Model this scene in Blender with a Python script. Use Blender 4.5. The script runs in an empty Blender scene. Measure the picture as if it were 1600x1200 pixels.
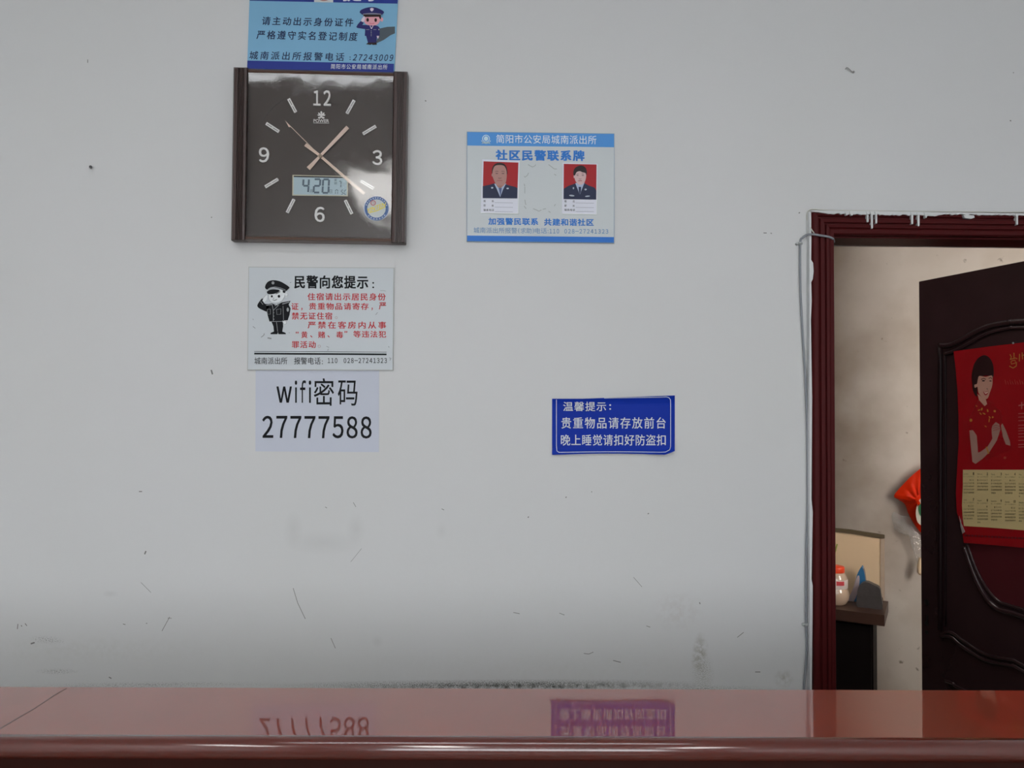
import bpy, bmesh, math, random
from mathutils import Vector, Matrix
from mathutils.geometry import tessellate_polygon

S = bpy.context.scene
COL = S.collection
random.seed(7)

# ------------------------------------------------------------------ camera, world, exposure
FPX = 1200.0                      # focal length in pixels of the 1600 px wide frame
CAM = Vector((0.0, -1.84, 1.56))
YAW, PITCH, ROLL = math.radians(1.7), math.radians(1.3), 0.0045
FWD = Vector((math.sin(YAW) * math.cos(PITCH), math.cos(YAW) * math.cos(PITCH), math.sin(PITCH)))
_r0 = Vector((math.cos(YAW), -math.sin(YAW), 0))
_u0 = _r0.cross(FWD)
RIGHT = _r0 * math.cos(ROLL) + _u0 * math.sin(ROLL)
UP = _u0 * math.cos(ROLL) - _r0 * math.sin(ROLL)
cd = bpy.data.cameras.new('camera')
cam = bpy.data.objects.new('camera', cd)
COL.objects.link(cam)
m = Matrix((RIGHT, UP, -FWD)).transposed().to_4x4()
m.translation = CAM
cam.matrix_world = m
cd.sensor_width = 36.0
cd.lens = 36.0 * FPX / 1600.0
cd.clip_start = 0.02
cd.dof.use_dof = True
cd.dof.focus_distance = 1.85
cd.dof.aperture_fstop = 8.5
S.camera = cam

W = bpy.data.worlds.new('world')
S.world = W
W.use_nodes = True
W.node_tree.nodes['Background'].inputs[0].default_value = (0.93, 0.965, 1.0, 1)
W.node_tree.nodes['Background'].inputs[1].default_value = 11.0
S.view_settings.view_transform = 'Standard'
S.view_settings.look = 'None'
S.view_settings.gamma = 1.0
S.view_settings.use_curve_mapping = False
S.view_settings.exposure = -1.06
LAMP_MAIN, FILL_SIDE, LAMP_FRONT, FILL_BACK_ROOM = 24.0, 23.0, 28.0, 28.0

# ------------------------------------------------------------------ helpers
def lin(c):
    return tuple(((v / 255.0) / 12.92 if v <= 10 else ((v / 255.0 + 0.055) / 1.055) ** 2.4) for v in c)

def pc(r, g, b, k=0.64):          # reflectance of a surface that the photo shows as r, g, b
    return tuple(min(0.9, v / k) for v in lin((r, g, b))) + (1,)

MATS = {}
def mat(name, color, rough=0.5, metal=0.0, spec=0.5, coat=0.0, coat_ior=1.5, coat_rough=0.05, bump=0.0, bscale=50.0, var=0.0, vscale=8.0, emit=None):
    if name in MATS:
        return MATS[name]
    M = bpy.data.materials.new(name)
    M.use_nodes = True
    nt = M.node_tree
    p = nt.nodes['Principled BSDF']
    p.inputs['Base Color'].default_value = color
    p.inputs['Roughness'].default_value = rough
    p.inputs['Metallic'].default_value = metal
    p.inputs['Specular IOR Level'].default_value = spec
    p.inputs['Coat Weight'].default_value = coat
    p.inputs['Coat IOR'].default_value = coat_ior
    p.inputs['Coat Roughness'].default_value = coat_rough
    tc = nt.nodes.new('ShaderNodeTexCoord')
    n = nt.nodes.new('ShaderNodeTexNoise')
    n.inputs['Scale'].default_value = vscale
    n.inputs['Detail'].default_value = 4
    nt.links.new(tc.outputs['Object'], n.inputs['Vector'])
    mx = nt.nodes.new('ShaderNodeMix')
    mx.data_type = 'RGBA'
    mx.inputs[6].default_value = tuple(v * (1 - var) for v in color[:3]) + (1,)
    mx.inputs[7].default_value = tuple(min(1, v * (1 + var)) for v in color[:3]) + (1,)
    nt.links.new(n.outputs[0], mx.inputs[0])
    nt.links.new(mx.outputs[2], p.inputs['Base Color'])
    if bump:
        nb = nt.nodes.new('ShaderNodeTexNoise')
        nb.inputs['Scale'].default_value = bscale
        nt.links.new(tc.outputs['Object'], nb.inputs['Vector'])
        b = nt.nodes.new('ShaderNodeBump')
        b.inputs['Strength'].default_value = bump
        b.inputs['Distance'].default_value = 0.01
        nt.links.new(nb.outputs[0], b.inputs['Height'])
        nt.links.new(b.outputs[0], p.inputs['Normal'])
        if coat:
            nt.links.new(b.outputs[0], p.inputs['Coat Normal'])
    if emit:
        p.inputs['Emission Color'].default_value = emit[0]
        p.inputs['Emission Strength'].default_value = emit[1]
    MATS[name] = M
    return M

def clear_mat(name, tint=(1, 1, 1, 1), rough=0.05, ior=1.5, bump=0.0, bscale=6.0, haze=0.0, boost=1.0):
    if name in MATS:
        return MATS[name]
    M = bpy.data.materials.new(name)
    M.use_nodes = True
    nt = M.node_tree
    nt.nodes.remove(nt.nodes['Principled BSDF'])
    out = nt.nodes['Material Output']
    fr = nt.nodes.new('ShaderNodeFresnel'); fr.inputs[0].default_value = ior
    mu = nt.nodes.new('ShaderNodeMath'); mu.operation = 'MULTIPLY_ADD'; mu.use_clamp = True
    mu.inputs[1].default_value = boost; mu.inputs[2].default_value = haze
    tr = nt.nodes.new('ShaderNodeBsdfTransparent'); tr.inputs[0].default_value = tint
    gl = nt.nodes.new('ShaderNodeBsdfGlossy'); gl.inputs['Roughness'].default_value = rough
    mx = nt.nodes.new('ShaderNodeMixShader')
    ge = nt.nodes.new('ShaderNodeNewGeometry'); fl = nt.nodes.new('ShaderNodeMath'); fl.operation = 'SUBTRACT'; fl.inputs[0].default_value = 1.0
    nt.links.new(ge.outputs['Backfacing'], fl.inputs[1])            # a thin sheet mirrors at its front face only
    fm = nt.nodes.new('ShaderNodeMath'); fm.operation = 'MULTIPLY'
    nt.links.new(fr.outputs[0], mu.inputs[0]); nt.links.new(mu.outputs[0], fm.inputs[0]); nt.links.new(fl.outputs[0], fm.inputs[1]); nt.links.new(fm.outputs[0], mx.inputs[0])
    nt.links.new(tr.outputs[0], mx.inputs[1]); nt.links.new(gl.outputs[0], mx.inputs[2])
    nt.links.new(mx.outputs[0], out.inputs[0])
    if bump:
        tc = nt.nodes.new('ShaderNodeTexCoord'); n = nt.nodes.new('ShaderNodeTexNoise')
        n.inputs['Scale'].default_value = bscale
        nt.links.new(tc.outputs['Object'], n.inputs['Vector'])
        b = nt.nodes.new('ShaderNodeBump'); b.inputs['Strength'].default_value = bump; b.inputs['Distance'].default_value = 0.01
        nt.links.new(n.outputs[0], b.inputs['Height']); nt.links.new(b.outputs[0], gl.inputs['Normal'])
    MATS[name] = M
    return M

def link(name, bm, material, parent=None, smooth=False, kind=None):
    bmesh.ops.recalc_face_normals(bm, faces=bm.faces)
    me = bpy.data.meshes.new(name)
    bm.to_mesh(me); bm.free()
    me.materials.append(material)
    if smooth:
        for p in me.polygons: p.use_smooth = True
    o = bpy.data.objects.new(name, me)
    COL.objects.link(o)
    if parent is not None: o.parent = parent
    if kind: o['kind'] = kind
    return o

def tag(o, label, cat, group=None, kind=None):
    o['label'] = label; o['category'] = cat
    if group: o['group'] = group
    if kind: o['kind'] = kind
    return o

def ray(px, py):
    return FWD + RIGHT * ((px - 800) / FPX) + UP * ((600 - py) / FPX)

def on_z(px, py, z):
    d = ray(px, py); return CAM + d * ((z - CAM.z) / d.z)

class Plane:
    """A vertical plane through o; local x runs along it, local z is up, local -y faces the room. w is the distance off the plane."""
    def __init__(self, o, rz):
        self.o = Vector(o); self.rz = rz
        self.ex = Vector((math.cos(rz), math.sin(rz), 0)); self.n = Vector((math.sin(rz), -math.cos(rz), 0))
    def hit(self, px, py, w=0.0):
        d = ray(px, py); t = ((self.o - CAM).dot(self.n) + w) / d.dot(self.n)
        return CAM + d * t
    def loc(self, px, py, w=0.0):
        p = self.hit(px, py, w) - self.o
        return Vector((p.dot(self.ex), -w, p.z))
    def at(self, px, py):
        return Plane(self.hit(px, py), self.rz)

def thing(name, plane, label, cat, group=None, kind=None):
    o = bpy.data.objects.new(name, None); COL.objects.link(o)
    o.location = plane.o; o.rotation_euler = (0, 0, plane.rz)
    o.empty_display_size = 0.05
    return tag(o, label, cat, group, kind)

def box(bm, a, b):
    x0, y0, z0 = a; x1, y1, z1 = b
    vs = [bm.verts.new(c) for c in ((x0,y0,z0),(x1,y0,z0),(x1,y1,z0),(x0,y1,z0),(x0,y0,z1),(x1,y0,z1),(x1,y1,z1),(x0,y1,z1))]
    for f in ((0,3,2,1),(4,5,6,7),(0,1,5,4),(1,2,6,5),(2,3,7,6),(3,0,4,7)):
        bm.faces.new([vs[i] for i in f])
    return vs

def prism(bm, front, back):
    """Closed solid between two equal point loops."""
    tri = tessellate_polygon([front])
    a = [bm.verts.new(p) for p in front]; b = [bm.verts.new(p) for p in back]
    n = len(a)
    for t in tri:
        try:
            bm.faces.new([a[i] for i in t]); bm.faces.new([b[i] for i in reversed(t)])
        except ValueError: pass
    for i in range(n):
        bm.faces.new((a[i], a[(i + 1) % n], b[(i + 1) % n], b[i]))

def smooth_loop(pts, n=5, closed=True):
    out = []; N = len(pts)
    rng = range(N) if closed else range(N - 1)
    for i in rng:
        if closed: p0, p1, p2, p3 = pts[i - 1], pts[i], pts[(i + 1) % N], pts[(i + 2) % N]
        else: p0, p1, p2, p3 = pts[max(i - 1, 0)], pts[i], pts[i + 1], pts[min(i + 2, N - 1)]
        for k in range(n):
            t = k / n
            out.append(tuple(0.5 * (2 * b + (c - a) * t + (2 * a - 5 * b + 4 * c - d) * t * t + (3 * b - a - 3 * c + d) * t ** 3)
                             for a, b, c, d in zip(p0, p1, p2, p3)))
    if not closed: out.append(tuple(pts[-1]))
    return out

def ell(cx, cy, rx, ry=None, n=20, rot=0.0):
    ry = rx if ry is None else ry
    c, s = math.cos(rot), math.sin(rot)
    return [(cx + rx * math.cos(t) * c - ry * math.sin(t) * s, cy + rx * math.cos(t) * s + ry * math.sin(t) * c)
            for t in (2 * math.pi * i / n for i in range(n))]

def rect(x0, y0, x1, y1, s=0.0):
    d = s * (x1 - x0)
    return [(x0, y0), (x1, y0 + d), (x1, y1 + d), (x0, y1)]

def stroke(pts, wd):
    """Outline of an open line of width wd (photo units)."""
    L, R = [], []
    for i, p in enumerate(pts):
        a = pts[max(i - 1, 0)]; b = pts[min(i + 1, len(pts) - 1)]
        dx, dy = b[0] - a[0], b[1] - a[1]; l = math.hypot(dx, dy) or 1
        nx, ny = -dy / l * wd / 2, dx / l * wd / 2
        L.append((p[0] + nx, p[1] + ny)); R.append((p[0] - nx, p[1] - ny))
    return L + R[::-1]

def ring(cx, cy, r0, r1, a0=0, a1=360, n=40):
    return stroke([(cx + (r0 + r1) / 2 * math.cos(math.radians(a0 + (a1 - a0) * i / n)),
                    cy + (r0 + r1) / 2 * math.sin(math.radians(a0 + (a1 - a0) * i / n))) for i in range(n + 1)], abs(r1 - r0))

def flat(name, pl, polys, material, parent, w, th=0.0003):
    """Solid pieces whose front outline lies at distance w off the plane pl."""
    bm = bmesh.new()
    for poly in polys:
        f = [pl.loc(x, y, w) for x, y in poly]
        prism(bm, f, [p + Vector((0, th, 0)) for p in f])
    return link(name, bm, material, parent)

def text_mesh(s, bold=0.0, sp=1.0, shear=0.0):
    cu = bpy.data.curves.new('lettering', 'FONT')
    cu.body = s; cu.size = 1.0; cu.space_character = sp; cu.shear = shear; cu.resolution_u = 3
    o = bpy.data.objects.new('lettering', cu); COL.objects.link(o)
    dg = bpy.context.evaluated_depsgraph_get()
    me = bpy.data.meshes.new_from_object(o.evaluated_get(dg))
    vs = [(v.co.x, v.co.y) for v in me.vertices]; fs = [tuple(p.vertices) for p in me.polygons]
    bpy.data.objects.remove(o); bpy.data.curves.remove(cu); bpy.data.meshes.remove(me)
    if bold:                                    # heavier strokes: the outline stepped sideways and up by the weight
        v0, f0, n = vs, fs, len(vs)
        vs, fs = [], []
        for k, (dx, dy) in enumerate(((-1, -.7), (1, -.7), (1, .7), (-1, .7), (0, 0))):
            vs += [(x + dx * bold, y + dy * bold) for x, y in v0]; fs += [tuple(i + k * n for i in f) for f in f0]
        D = [k // n * 0.00005 for k in range(5 * n)]
    else: D = [0.0] * len(vs)
    return vs, fs, D

def text_into(bm, pl, s, bx, w, th=0.0003, bold=0.0, sp=1.0, shear=0.0, slope=0.0):
    vs, fs, D = text_mesh(s, bold, sp, shear)
    X0 = min(v[0] for v in vs); X1 = max(v[0] for v in vs); Y0 = min(v[1] for v in vs); Y1 = max(v[1] for v in vs)
    x0, y0, x1, y1 = bx
    q = []
    for (x, y), dw in zip(vs, D):
        px = x0 + (x - X0) / (X1 - X0) * (x1 - x0)
        py = y1 - (y - Y0) / max(1e-6, Y1 - Y0) * (y1 - y0) + slope * (px - (x0 + x1) / 2)
        q.append(bm.verts.new(pl.loc(px, py, w + dw)))
    for f in fs:
        try: bm.faces.new([q[i] for i in f])
        except ValueError: pass

def text(pl, s, bx, material, parent, w, name='lettering', **k):
    bm = bmesh.new()
    text_into(bm, pl, s, bx, w, **k)
    ex = bmesh.ops.extrude_face_region(bm, geom=bm.faces[:])
    for v in ex['geom']:
        if isinstance(v, bmesh.types.BMVert): v.co.y += 0.00025
    return link(name, bm, material, parent)

def tube(bm, pts, r, n=8, rad=None, flat_y=1.0):
    pts = [Vector(p) for p in pts]
    rings = []
    for i, p in enumerate(pts):
        t = (pts[min(i + 1, len(pts) - 1)] - pts[max(i - 1, 0)]).normalized()
        a = t.cross(Vector((0, 1, 0)))
        if a.length < 0.05: a = t.cross(Vector((1, 0, 0)))
        a.normalize(); b = a.cross(t).normalized()
        rr = rad[i] if rad else r
        rings.append([bm.verts.new(p + a * rr * math.cos(2 * math.pi * k / n) + b * rr * flat_y * math.sin(2 * math.pi * k / n)) for k in range(n)])
    for i in range(len(rings) - 1):
        for k in range(n):
            bm.faces.new((rings[i][k], rings[i][(k + 1) % n], rings[i + 1][(k + 1) % n], rings[i + 1][k]))
    bm.faces.new(rings[0]); bm.faces.new(rings[-1])

def lathe(bm, prof, n=32, c=(0, 0, 0)):
    rings = []
    for r, z in prof:
        rings.append([bm.verts.new((c[0] + r * math.cos(2 * math.pi * k / n), c[1] + r * math.sin(2 * math.pi * k / n), c[2] + z)) for k in range(n)])
    for i in range(len(rings) - 1):
        for k in range(n):
            bm.faces.new((rings[i][k], rings[i][(k + 1) % n], rings[i + 1][(k + 1) % n], rings[i + 1][k]))
    bm.faces.new(rings[0]); bm.faces.new(rings[-1])

# ------------------------------------------------------------------ the planes of the place
WALL = Plane((0, 0, 0), 0.0)
ZC = WALL.hit(900, 901).z                             # height of the counter top
CEIL = 3.0
DX0 = WALL.hit(1300, 700).x                           # door opening
Z_SOF = WALL.hit(1300, 369).z
Z_LEAF = Z_SOF + 0.022                                # the head of the frame overlaps the leaf
A = on_z(1436, 440, Z_LEAF); B = on_z(1600, 408, Z_LEAF)
LEAF_RZ = math.atan2(B.y - A.y, B.x - A.x)
LEAF_W = (A.y - 0.135) / -math.sin(LEAF_RZ)
LEAF = Plane((A.x, A.y, 0), LEAF_RZ)
HINGE = LEAF.o + LEAF.ex * LEAF_W
DX1 = HINGE.x - 0.005
FAR_RZ = math.atan2(-0.6, 1.0)
_d = ray(1300, 700); FAR = Plane(CAM + _d * (3.5 / _d.dot(FWD)), FAR_RZ); FAR.o.z = 0
print('counter z', ZC, 'soffit', Z_SOF, 'door', DX0, DX1, 'leaf free', A, 'hinge', HINGE, 'rz', math.degrees(LEAF_RZ), 'far', FAR.o)
WT = 0.12                                             # wall thickness

# ------------------------------------------------------------------ wall material with its stains
def wall_material():
    M = bpy.data.materials.new('painted_plaster'); M.use_nodes = True
    nt = M.node_tree; p = nt.nodes['Principled BSDF']
    p.inputs['Roughness'].default_value = 0.55
    p.inputs['Specular IOR Level'].default_value = 0.3
    tc = nt.nodes.new('ShaderNodeTexCoord')
    L = nt.links.new
    def noise(scale, detail=3, rough=0.5):
        n = nt.nodes.new('ShaderNodeTexNoise'); n.inputs['Scale'].default_value = scale
        n.inputs['Detail'].default_value = detail; n.inputs['Roughness'].default_value = rough
        L(tc.outputs['Object'], n.inputs['Vector']); return n.outputs[0]
    def math_(op, a, b=None, clamp=False):
        n = nt.nodes.new('ShaderNodeMath'); n.operation = op; n.use_clamp = clamp
        for i, v in enumerate((a, b)):
            if v is None: continue
            if isinstance(v, (int, float)): n.inputs[i].default_value = v
            else: L(v, n.inputs[i])
        return n.outputs[0]
    def ramp(v, lo, hi):
        n = nt.nodes.new('ShaderNodeMapRange'); n.clamp = True
        L(v, n.inputs[0]); n.inputs[1].default_value = lo; n.inputs[2].default_value = hi
        return n.outputs[0]
    def mix(f, a, c):
        n = nt.nodes.new('ShaderNodeMix'); n.data_type = 'RGBA'
        L(f, n.inputs[0])
        if isinstance(a, tuple): n.inputs[6].default_value = a
        else: L(a, n.inputs[6])
        n.inputs[7].default_value = c
        return n.outputs[2]
    big = noise(1.6, 4)
    wcol = (0.69, 0.693, 0.697, 1)
    col = mix(math_('MULTIPLY', ramp(big, 0.4, 0.75), 0.55), wcol, (0.67, 0.674, 0.66, 1))
    fine, mid = noise(420, 2, 0.6), noise(60, 4, 0.65)
    def patch(px, py, rx, ry, amount, color, rot=0.0, grain=None, lo=0.5, hi=0.62, soft=1.0):
        nonlocal col
        c = WALL.hit(px, py)
        mp = nt.nodes.new('ShaderNodeMapping'); mp.vector_type = 'TEXTURE'
        mp.inputs['Location'].default_value = (c.x, 0, c.z); mp.inputs['Rotation'].default_value = (0, rot, 0)
        mp.inputs['Scale'].default_value = (rx / 653, 1.0, ry / 653)
        L(tc.outputs['Object'], mp.inputs['Vector'])
        ln = nt.nodes.new('ShaderNodeVectorMath'); ln.operation = 'LENGTH'
        L(mp.outputs[0], ln.inputs[0])
        f = ramp(ln.outputs['Value'], 1.0, 1.0 - soft)
        if grain is not None:
            f = math_('MULTIPLY', f, ramp(grain, lo, hi))
        col = mix(math_('MULTIPLY', f, amount, True), col, color)
    grey = (0.42, 0.42, 0.41, 1); olive = (0.24, 0.22, 0.15, 1); black = (0.05, 0.05, 0.04, 1)
    # yellowish hand-worn areas, smudges and mould, each with a shape of its own
    patch(820, 900, 330, 130, 0.08, (0.58, 0.57, 0.50, 1), grain=mid, lo=0.35, hi=0.7)
    patch(140, 1015, 200, 26, 0.22, (0.50, 0.49, 0.44, 1), grain=mid, lo=0.4, hi=0.65)
    patch(850, 1050, 420, 40, 0.10, (0.50, 0.48, 0.42, 1), grain=mid, lo=0.4, hi=0.65)
    patch(458, 828, 16, 30, 0.22, grey); patch(556, 826, 16, 26, 0.22, grey); patch(505, 848, 62, 20, 0.22, grey)
    patch(172, 928, 14, 6, 0.25, grey); patch(590, 1002, 10, 10, 0.22, grey); patch(690, 830, 10, 14, 0.15, grey)
    patch(1060, 955, 44, 38, 0.35, (0.52, 0.48, 0.46, 1), grain=mid, lo=0.42, hi=0.6)
    patch(1093, 1020, 14, 34, 0.75, olive, rot=0.12, grain=mid, lo=0.40, hi=0.6)
    patch(1098, 1048, 20, 40, 0.7, olive, rot=-0.1, grain=fine, lo=0.48, hi=0.6)
    patch(1225, 1060, 18, 16, 0.5, olive, grain=mid, lo=0.42, hi=0.6)
    patch(75, 1000, 30, 7, 0.8, black, rot=0.1, grain=fine, lo=0.52, hi=0.62)
    patch(90, 1049, 36, 5, 0.75, black, grain=fine, lo=0.5, hi=0.62)
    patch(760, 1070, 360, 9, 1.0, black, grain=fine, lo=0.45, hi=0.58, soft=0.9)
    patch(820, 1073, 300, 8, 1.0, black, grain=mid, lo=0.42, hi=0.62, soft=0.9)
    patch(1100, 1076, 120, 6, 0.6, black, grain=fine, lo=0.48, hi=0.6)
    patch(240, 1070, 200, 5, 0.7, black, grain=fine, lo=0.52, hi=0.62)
    L(col, p.inputs['Base Color'])
    b = nt.nodes.new('ShaderNodeBump'); b.inputs['Strength'].default_value = 0.12; b.inputs['Distance'].default_value = 0.004
    L(math_('ADD', noise(9, 3), math_('MULTIPLY', mid, 0.15)), b.inputs['Height']); L(b.outputs[0], p.inputs['Normal'])
    return M
M_WALL = wall_material()
M_PLAIN = mat('white_plaster', (0.72, 0.73, 0.73, 1), 0.6, var=0.03)
M_BEIGE = mat('stained_beige_plaster', (0.62, 0.54, 0.46, 1), 0.6, var=0.0)

def beige_nodes():
    nt = M_BEIGE.node_tree; p = nt.nodes['Principled BSDF']; L = nt.links.new
    tc = nt.nodes.new('ShaderNodeTexCoord')
    n = nt.nodes.new('ShaderNodeTexNoise'); n.inputs['Scale'].default_value = 2.6; n.inputs['Detail'].default_value = 7
    L(tc.outputs['Object'], n.inputs['Vector'])
    r = nt.nodes.new('ShaderNodeValToRGB'); r.color_ramp.elements[0].position = 0.34; r.color_ramp.elements[1].position = 0.56
    r.color_ramp.elements[0].color = (0.56, 0.49, 0.42, 1); r.color_ramp.elements[1].color = (0.66, 0.60, 0.54, 1)
    L(n.outputs[0], r.inputs[0])
    n2 = nt.nodes.new('ShaderNodeTexNoise'); n2.inputs['Scale'].default_value = 26; n2.inputs['Detail'].default_value = 5
    L(tc.outputs['Object'], n2.inputs['Vector'])
    mr = nt.nodes.new('ShaderNodeMapRange'); mr.inputs[1].default_value = 0.69; mr.inputs[2].default_value = 0.76; mr.clamp = True
    L(n2.outputs[0], mr.inputs[0])
    mx = nt.nodes.new('ShaderNodeMix'); mx.data_type = 'RGBA'
    L(mr.outputs[0], mx.inputs[0]); L(r.outputs[0], mx.inputs[6]); mx.inputs[7].default_value = (0.2, 0.16, 0.12, 1)
    # painted shade with some brown stain, darkening the wall toward the doorway corner
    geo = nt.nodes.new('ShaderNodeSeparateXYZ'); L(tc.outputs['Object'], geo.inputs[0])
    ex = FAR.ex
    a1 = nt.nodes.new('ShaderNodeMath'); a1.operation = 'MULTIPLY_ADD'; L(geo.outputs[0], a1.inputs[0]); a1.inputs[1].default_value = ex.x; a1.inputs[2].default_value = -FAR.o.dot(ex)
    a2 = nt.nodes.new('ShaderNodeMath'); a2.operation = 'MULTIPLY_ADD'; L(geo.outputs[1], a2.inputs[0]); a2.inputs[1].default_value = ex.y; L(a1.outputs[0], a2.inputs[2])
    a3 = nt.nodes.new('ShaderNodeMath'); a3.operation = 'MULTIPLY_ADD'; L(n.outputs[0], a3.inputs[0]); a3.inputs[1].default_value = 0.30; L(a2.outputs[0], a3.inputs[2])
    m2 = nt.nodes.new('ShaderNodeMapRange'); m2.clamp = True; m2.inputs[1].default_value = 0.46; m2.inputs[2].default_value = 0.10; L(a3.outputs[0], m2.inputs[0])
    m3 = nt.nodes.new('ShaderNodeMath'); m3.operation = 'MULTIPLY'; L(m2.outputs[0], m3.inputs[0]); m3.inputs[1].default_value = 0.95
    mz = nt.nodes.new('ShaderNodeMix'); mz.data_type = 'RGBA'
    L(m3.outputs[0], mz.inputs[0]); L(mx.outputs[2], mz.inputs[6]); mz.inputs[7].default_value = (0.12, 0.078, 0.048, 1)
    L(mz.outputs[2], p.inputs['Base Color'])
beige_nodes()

# ------------------------------------------------------------------ the room
RX0, RX1, RY0 = -3.2, 3.0, -6.2
def struct(name, label, cat, material, boxes):
    bm = bmesh.new()
    for a, b in boxes: box(bm, a, b)
    return tag(link(name, bm, material), label, cat, kind='structure')
wall_front = struct('wall_front', 'white scuffed plaster wall carrying the clock and the notices', 'wall', M_WALL,
    [((RX0, 0, 0), (DX0, WT, CEIL)), ((DX1, 0, 0), (RX1, WT, CEIL)), ((DX0, 0, Z_SOF), (DX1, WT, CEIL))])
struct('wall_left', 'plain white side wall left of the counter', 'wall', M_PLAIN, [((RX0 - 0.1, RY0, 0), (RX0, WT, CEIL))])
struct('wall_right', 'plain white side wall right of the counter', 'wall', M_PLAIN, [((RX1, RY0, 0), (RX1 + 0.1, WT, CEIL))])
WX0, WX1, WZ0, WZ1 = -2.0, 2.2, 1.15, 2.75
struct('wall_back', 'white wall with a wide window facing the counter', 'wall', M_PLAIN,
    [((RX0, RY0 - 0.15, 0), (WX0, RY0, CEIL)), ((WX1, RY0 - 0.15, 0), (RX1, RY0, CEIL)),
     ((WX0, RY0 - 0.15, 0), (WX1, RY0, WZ0)), ((WX0, RY0 - 0.15, WZ1), (WX1, RY0, CEIL))])
struct('floor', 'pale tiled floor of the lobby and back room', 'floor', mat('floor_tile', (0.24, 0.225, 0.205, 1), 0.3, var=0.08), [((RX0 - 0.1, RY0 - 0.2, -0.1), (RX1 + 2.0, 4.6, 0))])
struct('ceiling', 'white plaster ceiling of the lobby', 'ceiling', M_PLAIN, [((RX0 - 0.1, RY0 - 0.2, CEIL), (RX1 + 0.1, WT, CEIL + 0.1))])
bm = bmesh.new()
for x in (WX0, WX0 + 1.4, WX1 - 1.4, WX1 - 0.05):
    box(bm, (x, RY0 - 0.1, WZ0), (x + 0.05, RY0 - 0.04, WZ1))
for z in (WZ0, WZ1 - 0.05): box(bm, (WX0, RY0 - 0.1, z), (WX1, RY0 - 0.04, z + 0.05))
win = tag(link('window_1', bm, mat('window_metal', (0.6, 0.6, 0.6, 1), 0.4)), 'wide three-bay window in the wall facing the counter', 'window', kind='structure')
bm = bmesh.new(); box(bm, (WX0, RY0 - 0.075, WZ0), (WX1, RY0 - 0.065, WZ1))
link('pane', bm, clear_mat('window_glass', rough=0.0), win)
# daylight portal of that window
la = bpy.data.lights.new('window_portal', 'AREA'); la.shape = 'RECTANGLE'; la.size = WX1 - WX0; la.size_y = WZ1 - WZ0; la.cycles.is_portal = True
lo = bpy.data.objects.new('window_portal', la); COL.objects.link(lo)
lo.location = ((WX0 + WX1) / 2, RY0 - 0.16, (WZ0 + WZ1) / 2); lo.rotation_euler = (math.radians(90), 0, math.pi)

def panel_lamp(x, y, sx, sy, z, strength, color, label):
    pl = Plane((x, y, z), 0)
    t = thing('ceiling_light', pl, label, 'lamp')
    bm = bmesh.new()
    f = 0.02
    box(bm, (-sx/2, -sy/2, -0.05), (-sx/2 + f, sy/2, 0)); box(bm, (sx/2 - f, -sy/2, -0.05), (sx/2, sy/2, 0))
    box(bm, (-sx/2 + f, -sy/2, -0.05), (sx/2 - f, -sy/2 + f, 0)); box(bm, (-sx/2 + f, sy/2 - f, -0.05), (sx/2 - f, sy/2, 0))
    link('lamp_frame', bm, mat('lamp_white', (0.8, 0.8, 0.8, 1), 0.4), t)
    bm = bmesh.new(); box(bm, (-sx/2 + f, -sy/2 + f, -0.045), (sx/2 - f, sy/2 - f, -0.01))
    link('diffuser', bm, mat('diffuser_%g' % strength, (0.8, 0.8, 0.8, 1), 0.5, emit=(color, strength)), t)
panel_lamp(-0.68, -3.45, 0.48, 1.15, CEIL, LAMP_MAIN, (1.0, 0.98, 0.95, 1), 'long bright ceiling light reflected in the lower right of the clock glass')
panel_lamp(-2.45, -3.0, 0.4, 1.2, CEIL, FILL_SIDE, (1.0, 0.98, 0.96, 1), 'long ceiling light on the left side of the lobby')  # unseen lamp, added to light the front wall from the left
panel_lamp(1.7, -3.6, 0.4, 1.2, CEIL, FILL_SIDE, (1.0, 0.98, 0.96, 1), 'long ceiling light on the right side of the lobby')  # added out of view as fill from the right
panel_lamp(-0.15, -1.51, 2.4, 0.12, CEIL, LAMP_FRONT, (0.96, 0.98, 1.0, 1), 'long thin ceiling tube near the wall, mirrored along the top of the clock glass')

# back room behind the doorway
def far_pt(u, w=0.0): return FAR.o + FAR.ex * u + FAR.n * w
bm = bmesh.new()
P0, P1 = far_pt(-1.7), far_pt(1.9); Q0, Q1 = far_pt(-1.7, -0.1), far_pt(1.9, -0.1)
prism(bm, [Vector((p.x, p.y, 0)) for p in (P0, P1, Q1, Q0)], [Vector((p.x, p.y, 2.7)) for p in (P0, P1, Q1, Q0)])
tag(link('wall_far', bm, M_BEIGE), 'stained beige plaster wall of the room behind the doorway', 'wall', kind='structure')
LX = P0.x
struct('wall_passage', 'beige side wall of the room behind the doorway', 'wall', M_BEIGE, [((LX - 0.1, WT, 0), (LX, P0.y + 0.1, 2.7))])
RXB = P1.x
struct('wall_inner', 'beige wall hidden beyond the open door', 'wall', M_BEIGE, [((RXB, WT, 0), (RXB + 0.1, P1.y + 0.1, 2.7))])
struct('ceiling_passage', 'ceiling of the room behind the doorway', 'ceiling', M_PLAIN, [((LX - 0.1, WT, 2.7), (RXB + 0.1, P0.y + 0.1, 2.8))])
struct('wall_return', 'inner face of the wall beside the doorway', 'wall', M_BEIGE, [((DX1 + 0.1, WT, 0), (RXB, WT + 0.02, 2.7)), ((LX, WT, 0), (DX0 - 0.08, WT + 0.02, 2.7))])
panel_lamp(0.72, 0.72, 0.45, 0.45, 2.7, 20.0, (1.0, 0.96, 0.92, 1), 'square ceiling light of the back room, hidden behind the front wall')  # unseen fill lamp, added to brighten the door leaf and calendar
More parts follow.
